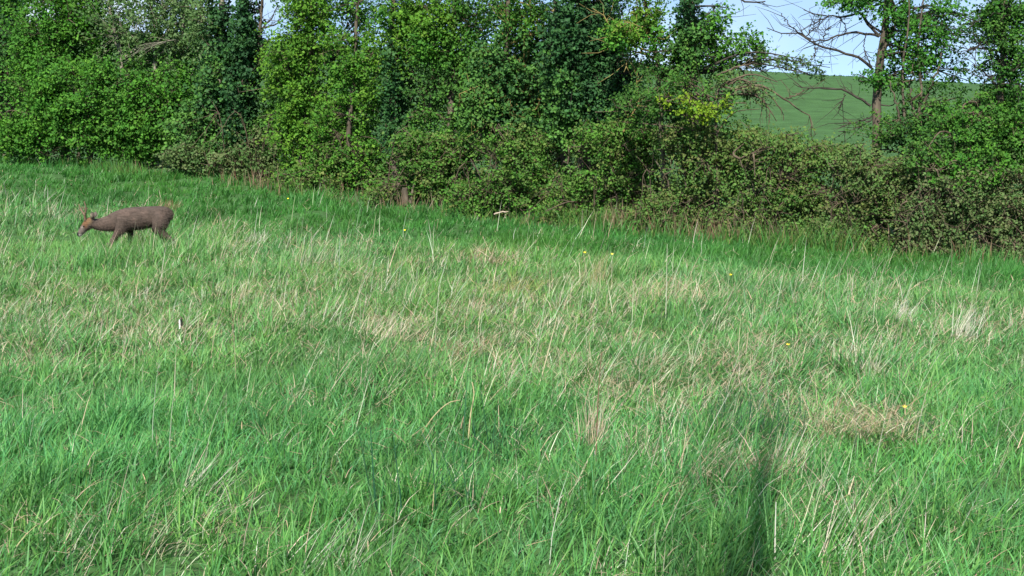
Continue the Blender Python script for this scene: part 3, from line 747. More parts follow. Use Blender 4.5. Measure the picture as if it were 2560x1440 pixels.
plant('multi_stemmed_shrub', 'slender multi stemmed shrub between the two right hand trunks', 'bush',
      [(2330, 240, 70, 45, dict(lai=1.4)), (2300, 330, 90, 60, dict(pal=IVY + MIX, lai=3)), (2220, 340, 70, 50, dict(pal=MIX, lai=3)), (2380, 280, 60, 50, dict(lai=2)), (2270, 250, 40, 50, dict(lai=1))],
      [[(2300, G, 13), (2300, 300, 12), (2305, 210, 9), (2296, 120, 6), (2310, -40, 3)], [(2256, G, 11), (2257, 290, 10), (2258, 190, 8), (2262, 120, 6), (2275, -20, 3)], [(2302, 300, 9), (2325, 220, 7), (2345, 170, 5), (2362, 100, 2)], [(2254, 300, 7), (2235, 240, 5), (2222, 200, 2)], [(2300, 310, 7), (2275, 240, 5), (2284, 150, 2)]],
      MIX, dy=1.5, bark=M_BARK)
plant('ivy_clad_tree', 'dark trunk with leafy branches at the right edge', 'tree',
      [(2500, 60, 45, 75, dict(pal=MIX)), (2545, 60, 40, 70), (2530, 160, 50, 60), (2470, 30, 40, 35, dict(lai=2)), (2520, 240, 45, 50), (2460, 130, 30, 40, dict(lai=1)), (2620, 150, 80, 140), (2470, 200, 35, 40, dict(lai=1.2)), (2530, -100, 110, 100, UP)],
      [[(2500, G, 24), (2504, 280, 20), (2508, 120, 18), (2517, -160, 12)]], ASH + MIX, dy=1.1, twig=M_DTWIG,
      bare=[[(2508, 100, 8), (2460, 110, 5), (2420, 125, 3)], [(2510, 60, 7), (2480, 50, 5), (2440, 55, 3), (2415, 75, 2)], [(2505, 230, 6), (2470, 190, 4), (2430, 160, 3)], [(2508, 130, 7), (2450, 120, 4), (2400, 130, 2)], [(2512, 30, 7), (2480, 0, 5), (2440, -10, 3)]])
plant('hawthorn_bush', 'dense green bush under the trees at the right edge', 'bush',
      [(2400, 340, 80, 60), (2510, 320, 80, 65), (2450, 280, 50, 40), (2570, 350, 80, 80), (2330, 385, 70, 40, dict(pal=MIX)), (2480, 390, 110, 40)],
      [[(2420, G, 12), (2410, 350, 9), (2400, 290, 5)], [(2520, G, 12), (2515, 340, 9), (2520, 270, 5)]], HAW + MIX, dy=0.8)

# dry stalks and dead grass along the hedge foot
xs = rng.uniform(-11.5, 8, 9000)
ys = hedge_y(xs) + rng.normal(0.0, 0.30, 9000)
dn = noise2(xs, ys, 0.5, 61)
px_eq = 1280 + xs / ys * F_PX
boost = 0.6 * np.exp(-((px_eq - 660) / 110) ** 2) + np.exp(-((px_eq - 1620) / 160) ** 2) + 0.6 * np.exp(-((px_eq - 1900) / 200) ** 2) + 0.5 * np.exp(-((px_eq - 2350) / 150) ** 2) + 0.3 * np.exp(-((px_eq - 960) / 120) ** 2)
keep = rng.uniform(size=9000) < np.clip(0.02 + 0.12 * sstep(.5, .7, dn) + 0.60 * boost * (0.35 + 0.65 * sstep(.25, .65, dn)), 0, 1)
xs, ys, boost = xs[keep], ys[keep], boost[keep]; n = len(xs)
STALK = [(0.24, 0.165, 0.10), (0.20, 0.12, 0.075), (0.32, 0.25, 0.16), (0.14, 0.09, 0.06), (0.13, 0.14, 0.06), (0.07, 0.13, 0.04)]
tag(mesh_np('dry_stalks', *blades(xs, ys, rng.uniform(0.10, 0.5, n) * (0.75 + 0.35 * boost), rng.uniform(0.008, 0.016, n), np.abs(rng.normal(0.1, 0.2, n)), rng.uniform(0, 6.28, n), rng.uniform(0, 0.5, n), pick(STALK, n), 3), M_GRASS),
    'brown dry stalks standing along the foot of the hedge', 'dry stalks', kind='stuff')

# lush tall grass and nettles growing into the hedge foot
N = 12000
xs = rng.uniform(-12, 8.5, N)
ys = hedge_y(xs) + rng.uniform(-0.75, 0.35, N)
pq = 1280 + xs / ys * F_PX
mg = sstep(0.45, 0.75, noise2(xs, ys * 0.6, 1.0, 81)) * 0.8 + 0.5 * np.exp(-((pq - 2050) / 230) ** 2) + 0.3 * np.exp(-((pq - 1350) / 150) ** 2)
keep = rng.uniform(size=N) < mg
xs, ys, mg = xs[keep], ys[keep], mg[keep]; n = len(xs)
tag(mesh_np('margin_grass', *blades(xs, ys, rng.uniform(0.16, 0.42, n) * (0.6 + 0.5 * mg), rng.uniform(0.008, 0.022, n), np.abs(rng.normal(0.15, 0.25, n)), rng.uniform(0, 6.28, n), rng.uniform(0, 1.2, n), pick(LUSH + BRAM, n), 3), M_GRASS),
    'tall lush uneven grass growing into the foot of the hedge', 'grass', kind='stuff')

# far hedge along the crest of the hill
xs = rng.uniform(-75, 85, 9000); ys = 150 + rng.normal(0, 0.5, 9000)
P = np.stack([xs, ys, ground_z(xs, ys) + rng.uniform(0, 1, 9000) * 0.3 * (0.3 + noise2(xs, ys * 0, 0.15, 71))], -1)
V_, T_, C_ = leaves(P, rng.normal(size=(9000, 3)) + np.array([0, -0.6, .6]), rng.uniform(0.25, 0.5, 9000), pick(IVY, 9000))
tag(mesh_np('hedge', V_, T_, C_, M_LEAF), 'thin dark hedge line along the crest of the far hill', 'hedge')

# ------------------------------------------------------------------ single grass tussocks, rushes, stalks and flowers
SILV2 = [(0.42, 0.42, 0.34), (0.36, 0.36, 0.27), (0.48, 0.46, 0.37)]
STRAW = [(0.46, 0.40, 0.27), (0.55, 0.50, 0.37), (0.36, 0.29, 0.19)]
SILVER = [(0.52, 0.52, 0.44), (0.42, 0.43, 0.34), (0.58, 0.56, 0.46)]
BROWN = [(0.34, 0.24, 0.15), (0.26, 0.18, 0.11), (0.42, 0.32, 0.21), (0.22, 0.16, 0.09)]
RUST = [(0.19, 0.125, 0.06), (0.16, 0.11, 0.05), (0.24, 0.175, 0.09)]
YGR = [(0.26, 0.26, 0.08), (0.18, 0.24, 0.06), (0.34, 0.30, 0.13)]
RUSH = [(0.03, 0.105, 0.05), (0.04, 0.13, 0.055), (0.022, 0.08, 0.04)]

def tussock(name, label, cat, px, py, n, h, pal, lean=0.35, az=0.2, azs=0.8, rad=0.10, w=0.005, bend=0.6, group=None, lift=0.0):
    g = gp(px, py, 0.10)
    base = np.array([g[0], g[1], float(ground_z(g[0], g[1]))])
    a = rng.uniform(0, 6.28, n); r = np.sqrt(rng.uniform(0, 1, n)) * rad
    x = g[0] + np.cos(a) * r * 1.3; y = g[1] + np.sin(a) * r
    d = g[1]
    V_, T_, C_ = blades(x, y, h * rng.uniform(0.5, 1.2, n), w * rng.uniform(0.6, 1.2, n) * max(1, d / 9) ** 0.8, np.abs(rng.normal(lean, 0.22, n)), rng.normal(az, azs, n), rng.uniform(0, 2 * bend, n), pick(pal, n, 0.25), 4,
                        root=ground_z(x, y) - 0.02 + np.where(lift > 0, 0.05 + rng.uniform(0, 1, n) * lift * 1.8, 0))
    o = mesh_np(name, V_ - base, T_, C_, M_GRASS)
    o.location = base
    return tag(o, label, cat, group)

TG = 'dry tussocks in the meadow'
tussock('grass_tussock', 'flattened brown tussock on green grass below the hedge middle', 'tussock', 1225, 650, 150, 0.24, BROWN + STRAW, 0.9, 0.3, 1.6, 0.22, 0.006, 0.7, TG, 0.08)
tussock('grass_tussock', 'small orange brown tuft standing between deer and meadow centre', 'tussock', 1010, 650, 90, 0.22, RUST + BROWN, 0.5, 0.1, 1.0, 0.10, 0.006, 0.6, TG)
tussock('grass_tussock', 'rusty brown tuft just behind the rump of the deer', 'tussock', 418, 516, 170, 0.24, RUST + BROWN, 0.4, 0.2, 2.0, 0.12, 0.007, 0.7, TG)
tussock('grass_tussock', 'wide straw tussock right of centre below the bramble bank', 'tussock', 1670, 745, 190, 0.26, STRAW + BROWN, 0.8, 0.2, 1.3, 0.26, 0.005, 0.8, TG, 0.06)
tussock('grass_tussock', 'yellowish arching tussock near the meadow centre', 'tussock', 1270, 705, 220, 0.30, YGR, 0.8, 0.3, 0.9, 0.22, 0.005, 0.8, TG)
tussock('grass_tussock', 'upright wispy pale tuft beside a yellow flower', 'tussock', 1478, 690, 90, 0.38, STRAW + YGR, 0.25, 0.2, 1.0, 0.12, 0.004, 0.3, TG)
tussock('grass_tussock', 'whitish upright tuft near the right edge of the meadow', 'tussock', 2405, 815, 90, 0.30, SILVER + SILV2, 0.3, 0.5, 0.6, 0.08, 0.005, 0.3, TG)
tussock('grass_tussock', 'left half of the brown thatch mound at lower right', 'tussock', 2090, 1075, 320, 0.15, BROWN + STRAW + BROWN + GREENS[:2], 1.0, 1.5, 2.0, 0.15, 0.004, 0.7, TG, 0.10)
tussock('grass_tussock', 'right half of the brown thatch mound at lower right', 'tussock', 2205, 1075, 320, 0.15, BROWN + BROWN + STRAW + GREENS[:2], 1.0, 0.2, 2.0, 0.15, 0.004, 0.7, TG, 0.10)
tussock('grass_tussock', 'small whitish wisp of grass right of the deer', 'tussock', 635, 595, 80, 0.24, SILVER, 0.4, 0.3, 1.0, 0.12, 0.005, 0.5, TG)
tussock('grass_tussock', 'broad pale wispy tussock between the deer and the rusty tuft', 'tussock', 810, 650, 240, 0.38, STRAW + SILV2 + GREENS, 0.35, 0.2, 0.8, 0.38, 0.0045, 0.4, TG)
tussock('grass_tussock', 'pinkish pale upright tuft beside the tall red stalk', 'tussock', 1478, 1060, 100, 0.26, STRAW + [(0.5, 0.38, 0.33)], 0.12, 0.2, 1.5, 0.06, 0.004, 0.25, TG)
tussock('grass_tussock', 'frayed pale tuft above the brown thatch mound', 'tussock', 2175, 910, 80, 0.20, SILVER + STRAW, 0.5, 0.2, 1.2, 0.07, 0.004, 0.5, TG)
tussock('grass_tussock', 'silvery dead stems leaning right at the bottom left of centre', 'tussock', 800, 1370, 46, 0.30, SILV2, 0.7, 0.35, 0.35, 0.14, 0.0042, 0.12, TG)
tussock('grass_tussock', 'silvery leaning stems in the lower left grass', 'tussock', 440, 1190, 46, 0.28, SILV2, 0.75, 0.35, 0.35, 0.14, 0.004, 0.12, TG)
tussock('grass_tussock', 'flattened straw tussock just above the dark rushes', 'tussock', 1150, 870, 140, 0.16, STRAW + BROWN + RUST, 0.9, 0.2, 1.8, 0.18, 0.005, 0.7, TG, 0.05)
tussock('grass_tussock', 'small frayed pale tuft below the far right bramble', 'tussock', 2255, 765, 70, 0.20, SILVER, 0.4, 0.3, 0.9, 0.08, 0.005, 0.4, TG)
tussock('grass_tussock', 'pale wispy tussock left of the antlers of the deer', 'tussock', 110, 535, 150, 0.28, SILV2 + STRAW + GREENS, 0.5, 0.3, 1.0, 0.40, 0.006, 0.5, TG)
tussock('grass_tussock', 'pale grey tussock at the left edge above the deer', 'tussock', 60, 490, 170, 0.30, SILV2 + GREENS, 0.6, 0.2, 1.2, 0.45, 0.007, 0.6, TG)
tussock('grass_tussock', 'straw tuft leaning right near the shadow band', 'tussock', 1945, 1150, 60, 0.30, SILVER + STRAW, 0.6, 0.35, 0.4, 0.07, 0.0045, 0.1, TG)
tussock('grass_tussock', 'brown tangled tuft inside the dark shadow band', 'tussock', 1840, 1170, 170, 0.16, BROWN + STRAW, 0.9, 0.2, 2.0, 0.14, 0.004, 0.8, TG, 0.06)
tussock('grass_tussock', 'long dry stems leaning right at the lower right', 'tussock', 2060, 1340, 40, 0.32, SILVER + STRAW, 0.65, 0.35, 0.3, 0.12, 0.0045, 0.1, TG)
tussock('grass_tussock', 'pinkish frayed straw tuft left of the dark shadow band', 'tussock', 1590, 1110, 90, 0.19, STRAW + [(0.46, 0.32, 0.26)], 0.6, 0.4, 0.8, 0.08, 0.004, 0.4, TG)
tussock('grass_tussock', 'straw tuft leaning over left of the meadow centre', 'tussock', 960, 815, 120, 0.24, STRAW + [(0.46, 0.34, 0.28)], 0.75, 0.3, 0.7, 0.18, 0.0045, 0.4, TG)

RG = 'dark rush clumps in the near grass'
tussock('rush_clump', 'dark upright rushes, the tallest clump in the near grass', 'rushes', 1245, 1100, 22, 0.46, RUSH, 0.08, 0, 2, 0.17, 0.0085, 0.06, RG)
tussock('rush_clump', 'dark rushes left of the tallest clump', 'rushes', 1060, 1215, 24, 0.38, RUSH, 0.12, 0, 2, 0.18, 0.0075, 0.08, RG)
tussock('rush_clump', 'bluish dark rush patch at the far end of the dark shadow band', 'rushes', 1900, 1040, 150, 0.30, RUSH + [(0.04, 0.12, 0.07)], 0.22, 0, 2, 0.22, 0.004, 0.3, RG)
tussock('rush_clump', 'small dark rush tuft right of the brown thatch mound', 'rushes', 2300, 1030, 60, 0.18, RUSH, 0.4, 0, 2, 0.07, 0.004, 0.3, RG)
tussock('rush_clump', 'small dark rush tuft above the brown thatch mound', 'rushes', 2180, 990, 40, 0.18, RUSH, 0.25, 0, 2, 0.05, 0.004, 0.2, RG)
tussock('rush_clump', 'dark green tuft in the left foreground grass', 'rushes', 690, 1010, 120, 0.20, RUSH + GREENS, 0.4, 0, 2, 0.10, 0.004, 0.5, RG)

def stalk(label, pts, r, mat_c, heads=0):
    """a single stalk through photographed points, its foot on the ground"""
    g = gp(*pts[0])
    P = resample([at(a, b, g[1] + 0.02 * i) for i, (a, b) in enumerate(pts)], 12)
    P[0, 2] = float(ground_z(P[0, 0], P[0, 1])) - 0.02
    base = P[0].copy()
    Vt, Tt = tubes((P - base)[None], np.linspace(r, r * 0.45, 12)[None], 5)
    o = mesh_np('dead_stalk', Vt, Tt, np.array(mat_c), M_GRASS)
    o.location = base
    return tag(o, label, 'stalk', 'single dead stalks in the meadow')
stalk('tall thin reddish brown dead stalk standing upright in the near grass', [(1488, 1200), (1492, 1080), (1496, 980), (1504, 880)], 0.004, (0.20, 0.12, 0.08))
stalk('pale straw stalk leaning right above the meadow centre', [(1345, 975), (1365, 900), (1392, 795)], 0.005, (0.52, 0.46, 0.30))
stalk('thin white stalk at the lower edge right of the dark shadow band', [(1937, 1400), (1938, 1330), (1940, 1255)], 0.004, (0.62, 0.60, 0.52))
stalk('golden stalk arching over right of the left rushes', [(1050, 1090), (1085, 1040), (1120, 1008), (1150, 1000)], 0.005, (0.42, 0.36, 0.20))
stalk('bent golden stalk low among the left rushes', [(1052, 1225), (1080, 1195), (1105, 1172)], 0.005, (0.44, 0.38, 0.20))
stalk('pale stalk with dark foot left of the tallest rushes', [(1170, 1110), (1176, 1040), (1185, 985), (1180, 955)], 0.005, (0.50, 0.42, 0.24))
stalk('long pale stem standing right of the deer', [(580, 620), (585, 570), (590, 525)], 0.006, (0.34, 0.40, 0.22))
stalk('long pale stem standing beyond the broad wispy tussock', [(728, 560), (733, 520), (738, 488)], 0.006, (0.34, 0.40, 0.22))
stalk('tall thin pale stem standing at the meadow right of centre', [(1664, 800), (1666, 730), (1668, 610)], 0.005, (0.42, 0.46, 0.32))
stalk('light pointed stalk leaning right at the lower right', [(2108, 1280), (2120, 1240), (2136, 1190)], 0.006, (0.56, 0.50, 0.34))

M_PETAL = solid_material("yellow_petals", (0.75, 0.55, 0.02), (0.85, 0.68, 0.03), 30, 0.5, 0)
M_STEM = solid_material("flower_stem", (0.05, 0.14, 0.03), (0.08, 0.2, 0.04), 30, 0.6, 0)
def flower(label, px, py, h=0.30):
    g = gp(px, py + 30)
    gz = float(ground_z(g[0], g[1]))
    top = at(px, py, g[1])
    t = thing('yellow_flower', label, 'flower', (top[0], g[1], gz), 'yellow flowers in the grass')
    P = resample([np.array([top[0], g[1], gz]), np.array([top[0] + 0.01, g[1], (gz + top[2]) / 2]), top], 6)
    Vt, Tt = tubes(P[None], np.full((1, 6), 0.002), 4)
    mesh_np('stem', Vt, Tt, None, M_STEM, t)
    s_ = 0.014 if g[1] > 12 else 0.011
    for k in range(5):
        a = k * 2 * math.pi / 5 + 0.3
        d = np.array([math.cos(a), math.sin(a), 0.0]); sd = np.array([-math.sin(a), math.cos(a), 0.0]); up = np.array([0, 0, 1.0])
        til = np.array([0, -0.5, 0])
        def q(u, v, w_):
            p_ = d * u * s_ + sd * v * s_ + up * w_ * s_
            return top + np.array([p_[0], p_[1] * 0.8 - 0.3 * p_[2], p_[2] - 0.45 * p_[1] * -1.0])
        Vp = np.array([q(0, 0, 0), q(0.5, -0.35, 0.15), q(1.05, -0.3, 0.5), q(1.15, 0, 0.55), q(1.05, 0.3, 0.5), q(0.5, 0.35, 0.15)])
        mesh_np('petal', Vp, np.array([[0, 1, 5], [1, 2, 5], [2, 4, 5], [2, 3, 4]]), None, M_PETAL, t)
flower('yellow flower beside the upright wispy tuft', 1530, 636)
flower('yellow flower just left of the upright wispy tuft', 1462, 632)
flower('yellow flower on the green band left of the hedge middle', 1012, 576)
flower('yellow flower on the green band near the deer side of the hedge', 720, 497)
flower('yellow flower right of the brown thatch mound', 2262, 1018)
flower('yellow flower on the green band below the brambles', 1826, 688)
flower('yellow flower at the meadow right of centre above the dark shadow band', 1970, 862)

# small white stub left of centre, its shadowed side coloured black
g = gp(452, 822); gz = float(ground_z(g[0], g[1]))
t = thing('marker_stub', 'short white stub, shadowed side coloured black, in the grass below the deer', 'stub', (g[0], g[1], gz))
M_WHITE = solid_material("white_stub", (0.62, 0.62, 0.60), (0.78, 0.78, 0.76), 30, 0.6, 0)
M_STUB_SHADOW = solid_material("stub_shadow_black", (0.010, 0.010, 0.012), (0.02, 0.02, 0.022), 30, 0.7, 0)
top = at(452, 792, g[1])[2]
for nm, dx, z0, z1, r, mt in (('white_side', -0.008, gz - 0.02, top - 0.02, 0.008, M_WHITE), ('shadow_side', 0.008, gz - 0.02, top, 0.009, M_STUB_SHADOW)):
    P = resample([np.array([g[0] + dx, g[1], z0]), np.array([g[0] + dx * 0.9, g[1] + 0.004, (z0 + z1) / 2]), np.array([g[0] + dx, g[1], z1])], 6)
    R = np.array([[r, r, r, r, r * 0.9, r * 0.3]])
    Vt, Tt = tubes(P[None], R, 7)
    mesh_np(nm, Vt, Tt, None, mt, t)

# fallen pale stick and broken stump at the hedge foot
def wood(name, label, cat, lines, mat):
    p0 = np.array(lines[0][0][0]); base = np.array([p0[0], p0[1], float(ground_z(p0[0], p0[1]))])
    t = thing(name, label, cat, base)
    for nm, (pts, r0, r1) in zip([l[2] if len(l) > 2 else 'branch' for l in lines], [(l[0], *l[1]) for l in lines]):
        P = resample(pts, 9) + rng.normal(size=(9, 3)) * 0.006
        Vt, Tt = tubes(P[None], np.linspace(r0, r1, 9)[None], 7)
        mesh_np(nm, Vt, Tt, None, mat, t)
M_STICK = solid_material("weathered_wood", (0.22, 0.17, 0.12), (0.42, 0.36, 0.28), 14, 0.9, 0.4)
Yh = hY(1250) - 0.15
wood('fallen_stick', 'pale fallen stick propped at the foot of the hedge middle', 'stick',
     [([at(1236, 536, Yh), at(1252, 531, Yh), at(1270, 528, Yh)], (0.015, 0.009), 'shaft'), ([at(1262, 545, Yh + 0.02), at(1263, 536, Yh + 0.02), at(1262, 529, Yh + 0.02)], (0.012, 0.010), 'prop')], M_STICK)
Yh = hY(1010)
wood('broken_stump', 'grey brown broken stump at the hedge foot below the slender ivy trunk', 'stump',
     [([at(1012, 512, Yh), at(1013, 490, Yh), at(1012, 470, Yh)], (0.075, 0.05), 'stump'), ([at(1026, 508, Yh - 0.05), at(1030, 480, Yh - 0.05), at(1034, 462, Yh)], (0.03, 0.015), 'sprout'), ([at(952, 505, Yh), at(955, 485, Yh), at(962, 470, Yh)], (0.03, 0.014), 'sprout')], M_BARK)

# unseen stems added in place of a trunk, spread to soften its shadow band
bz = float(ground_z(np.array([-0.5]), np.array([-0.9]))[0])
t = thing('shadow_stems', 'unseen bare stems added behind the viewpoint to cast the shadow band', 'bush', (-0.5, -0.9, bz))
for k in range(9):
    x0, y0_ = -0.60 + 0.042 * k + rng.normal(0, 0.02), -0.9 + rng.normal(0, 0.1)
    hh = rng.uniform(5.5, 10.8)
    x1 = x0 + rng.normal(0, 0.03)
    P = resample([(x0, y0_, bz - 0.1), (x0 * 0.6 + x1 * 0.4 + rng.normal(0, 0.05), y0_ - 0.1, hh * 0.4), (x1 + rng.normal(0, 0.05), y0_ - 0.2, hh * 0.75), (x1, y0_ - 0.15, hh)], 14)
    Vt, Tt = tubes(P[None], np.linspace(0.024, 0.011, 14)[None], 7)
    mesh_np('stem', Vt, Tt, None, M_BARK, t)
    for q in range(4):
        i = int(rng.integers(6, 13)); d = rng.normal(size=3) * np.array([0.10, 0.25, 0.2]) + np.array([0, 0, 0.5])
        B = resample([P[i], P[i] + d * 0.5, P[i] + d], 5)
        Vt, Tt = tubes(B[None], np.linspace(0.010, 0.003, 5)[None], 4)
        mesh_np('branch', Vt, Tt, None, M_BARK, t)

# ------------------------------------------------------------------ the roe deer
def build_deer():
    YD = 16.5
    S = 200.0
    org = at(330, 645, YD)
    org[2] = float(ground_z(org[0], YD))
    root = thing('roe_deer', 'dark brown roe buck with short antlers walking left, head lowered', 'deer', org)
    parts = []
    def loft(rings, sides=16):
        """rings: (u, lateral, w, half height, half width); u along the body, +u towards the rump"""
        r = np.array(rings, float)
        C = r[:, :3]
        n = len(C)
        t = np.gradient(C, axis=0); t /= np.linalg.norm(t, axis=1, keepdims=True)
        sdir = np.array([0, 1.0, 0])
        up = np.cross(t, sdir); up /= np.linalg.norm(up, axis=1, keepdims=True)
        sd = np.cross(up, t)
        an = np.linspace(0, 2 * math.pi, sides, endpoint=False)
        V_ = C[:, None] + up[:, None] * (np.cos(an)[None, :, None] * r[:, 3][:, None, None]) + sd[:, None] * (np.sin(an)[None, :, None] * r[:, 4][:, None, None])
        V_ = V_.reshape(-1, 3)
        F = []
        for i in range(n - 1):
            for k in range(sides):
                a = i * sides + k; b = i * sides + (k + 1) % sides
                F += [[a, b, b + sides], [a, b + sides, a + sides]]
        c0, c1 = len(V_), len(V_) + 1
        V_ = np.vstack([V_, C[0] - t[0] * min(r[0, 3:]) * 0.6, C[-1] + t[-1] * min(r[-1, 3:]) * 0.6])
        for k in range(sides):
            F += [[c0, (k + 1) % sides, k], [c1, (n - 1) * sides + k, (n - 1) * sides + (k + 1) % sides]]
        parts.append((V_, np.array(F), np.zeros(3)))
    def smooth(rings, m=4):
        r = np.array(rings, float); n = len(r)
        s = np.linspace(0, n - 1, (n - 1) * m + 1)
        e = np.vstack([2 * r[0] - r[1], r, 2 * r[-1] - r[-2]])
        o_ = []
        for q in s:
            i = min(int(q), n - 2); u = q - i
            p0, p1, p2, p3 = e[i:i + 4]
            o_.append(0.5 * (2 * p1 + (p2 - p0) * u + (2 * p0 - 5 * p1 + 4 * p2 - p3) * u * u + (3 * p1 - p0 - 3 * p2 + p3) * u ** 3))
        return o_
    # trunk and neck
    loft(smooth([(0.505, 0, 0.525, 0.055, 0.045), (0.46, 0, 0.545, 0.100, 0.085), (0.38, 0, 0.545, 0.120, 0.108), (0.24, 0, 0.530, 0.132, 0.112), (0.10, 0, 0.512, 0.145, 0.120),
                 (-0.03, 0, 0.498, 0.145, 0.115), (-0.12, 0, 0.487, 0.132, 0.098), (-0.20, -0.005, 0.466, 0.118, 0.080), (-0.28, -0.015, 0.446, 0.098, 0.064), (-0.37, -0.03, 0.436, 0.080, 0.055), (-0.45, -0.045, 0.448, 0.066, 0.052)]))
    # head: crown, brow, muzzle
    loft(smooth([(-0.440, -0.045, 0.480, 0.050, 0.050), (-0.480, -0.055, 0.468, 0.066, 0.058), (-0.520, -0.068, 0.432, 0.064, 0.056), (-0.560, -0.082, 0.392, 0.050, 0.043), (-0.590, -0.094, 0.352, 0.039, 0.034), (-0.614, -0.103, 0.320, 0.033, 0.029), (-0.626, -0.108, 0.303, 0.025, 0.022)]), 14)
    # tail stub
    loft([(0.50, 0, 0.58, 0.02, 0.02), (0.525, 0, 0.56, 0.016, 0.016)], 8)
    # legs (near side is -lateral)
    def leg(pts):
        loft(smooth([(u, l, w_, rr, rr * 0.8) for u, l, w_, rr in pts], 3), 10)
    leg([(-0.07, -0.065, 0.50, 0.085), (-0.10, -0.08, 0.40, 0.070), (-0.155, -0.08, 0.32, 0.044), (-0.21, -0.075, 0.25, 0.029), (-0.265, -0.075, 0.185, 0.023), (-0.31, -0.075, 0.11, 0.0155), (-0.338, -0.075, 0.055, 0.017), (-0.36, -0.075, 0.01, 0.020)])
    leg([(-0.06, 0.065, 0.50, 0.080), (-0.055, 0.075, 0.40, 0.065), (-0.03, 0.075, 0.32, 0.040), (-0.04, 0.075, 0.25, 0.028), (-0.045, 0.075, 0.18, 0.022), (-0.03, 0.075, 0.11, 0.0155), (-0.03, 0.075, 0.05, 0.017), (-0.045, 0.075, 0.01, 0.020)])
    leg([(0.40, -0.06, 0.54, 0.105), (0.385, -0.08, 0.45, 0.098), (0.375, -0.085, 0.375, 0.070), (0.43, -0.08, 0.315, 0.045), (0.50, -0.08, 0.265, 0.028), (0.535, -0.08, 0.235, 0.024), (0.53, -0.08, 0.17, 0.018), (0.52, -0.08, 0.09, 0.016), (0.505, -0.08, 0.045, 0.017), (0.485, -0.08, 0.01, 0.020)])
    leg([(0.38, 0.06, 0.53, 0.10), (0.34, 0.08, 0.44, 0.092), (0.30, 0.085, 0.37, 0.066), (0.335, 0.08, 0.31, 0.042), (0.385, 0.08, 0.26, 0.027), (0.405, 0.08, 0.235, 0.024), (0.385, 0.08, 0.17, 0.018), (0.36, 0.08, 0.09, 0.016), (0.345, 0.08, 0.045, 0.017), (0.325, 0.08, 0.01, 0.020)])
    # ears: leaf-shaped cups, part of the same skin
    for (b, m_, tp, wd) in (((-0.455, -0.085, 0.505), (-0.440, -0.118, 0.550), (-0.432, -0.135, 0.600), 0.032), ((-0.470, -0.005, 0.510), (-0.455, 0.035, 0.550), (-0.445, 0.06, 0.590), 0.030)):
        loft(smooth([(*b, 0.016, 0.016), (*m_, wd, 0.014), tuple((np.array(m_) + np.array(tp)) / 2) + (wd * 0.85, 0.012), (*tp, 0.008, 0.007)], 3), 12)
    V_, T_, _ = cat_mesh(parts)
    me = bpy.data.meshes.new('tmp'); me.from_pydata(V_.tolist(), [], T_.tolist()); me.update()
    tmp = bpy.data.objects.new('tmp', me); COL.objects.link(tmp)
    rm = tmp.modifiers.new('r', 'REMESH'); rm.mode = 'VOXEL'; rm.voxel_size = 0.0075
    sm = tmp.modifiers.new('s', 'SMOOTH'); sm.iterations = 5; sm.factor = 0.5
    dg = bpy.context.evaluated_depsgraph_get()
    ev = tmp.evaluated_get(dg)
    m2 = bpy.data.meshes.new_from_object(ev)
    bpy.data.objects.remove(tmp)
    n = len(m2.vertices)
    co = np.zeros(n * 3, np.float32); m2.vertices.foreach_get('co', co); co = co.reshape(-1, 3)
    u, l, w_ = co[:, 0], co[:, 1], co[:, 2]
    c = np.tile(np.array([0.068, 0.050, 0.040]), (n, 1))
    def mixin(col, mask):
        nonlocal c
        c = c * (1 - mask[:, None]) + np.array(col) * mask[:, None]
    nz = vnoise(co, 14, 5); nz2 = vnoise(co * np.array([1, 1, 3.0]), 30, 9)
    mixin((0.094, 0.066, 0.053), sstep(0.35, 0.8, nz) * 0.8)
    mixin((0.060, 0.046, 0.040), sstep(0.55, 0.9, nz2) * 0.25)
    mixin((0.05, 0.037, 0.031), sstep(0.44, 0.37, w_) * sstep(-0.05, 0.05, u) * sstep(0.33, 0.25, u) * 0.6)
    mixin((0.065, 0.050, 0.043), sstep(0.60, 0.66, w_) * sstep(-0.2, -0.1, u) * 0.7)        # darker along the spine
    mixin((0.13, 0.11, 0.09), sstep(0.30, 0.18, w_) * (u > -0.4) * 0.5)                      # paler shanks
    # head: rusty brow and cheek, dark bridge, grey muzzle with white chin and black nose
    hd = sstep(-0.425, -0.45, u)
    ax = (u + 0.46) * -0.61 + (w_ - 0.48) * -0.79                                            # distance down the face
    mixin((0.12, 0.062, 0.030), sstep(-0.47, -0.515, u + (w_ - 0.45) * -0.5) * sstep(0.125, 0.085, ax) * 0.95)
    mixin((0.15, 0.10, 0.048), hd * np.exp(-(((u + 0.478) / 0.026) ** 2 + ((w_ - 0.475) / 0.032) ** 2)) * 0.7)
    mixin((0.10, 0.082, 0.070), hd * sstep(0.11, 0.14, ax) * 0.8)
    mixin((0.26, 0.22, 0.19), np.exp(-(((u + 0.572) / 0.014) ** 2 + ((w_ - 0.405) / 0.016) ** 2)) * 0.6)
    mixin((0.35, 0.33, 0.30), np.exp(-(((u + 0.600) / 0.03) ** 2 + ((w_ - 0.308) / 0.016) ** 2)) * 0.7)
    mixin((0.008, 0.008, 0.009), sstep(0.200, 0.213, ax) * hd * (u < -0.616))
    ear = (w_ > 0.525) & (u > -0.50) & (u < -0.40)
    mixin((0.10, 0.08, 0.065), ear * 1.0)
    mixin((0.30, 0.26, 0.17), ear * np.exp(-(((u + 0.452) / 0.012) ** 2 + ((w_ - 0.555) / 0.022) ** 2)) * (l < -0.03) * 0.9)
    mixin((0.012, 0.010, 0.009), ear * sstep(0.578, 0.60, w_) * 0.8)
    mixin((0.012, 0.010, 0.009), sstep(0.045, 0.03, w_) * 1.0)                               # hooves
    col = np.ones((n, 4), np.float32); col[:, :3] = c
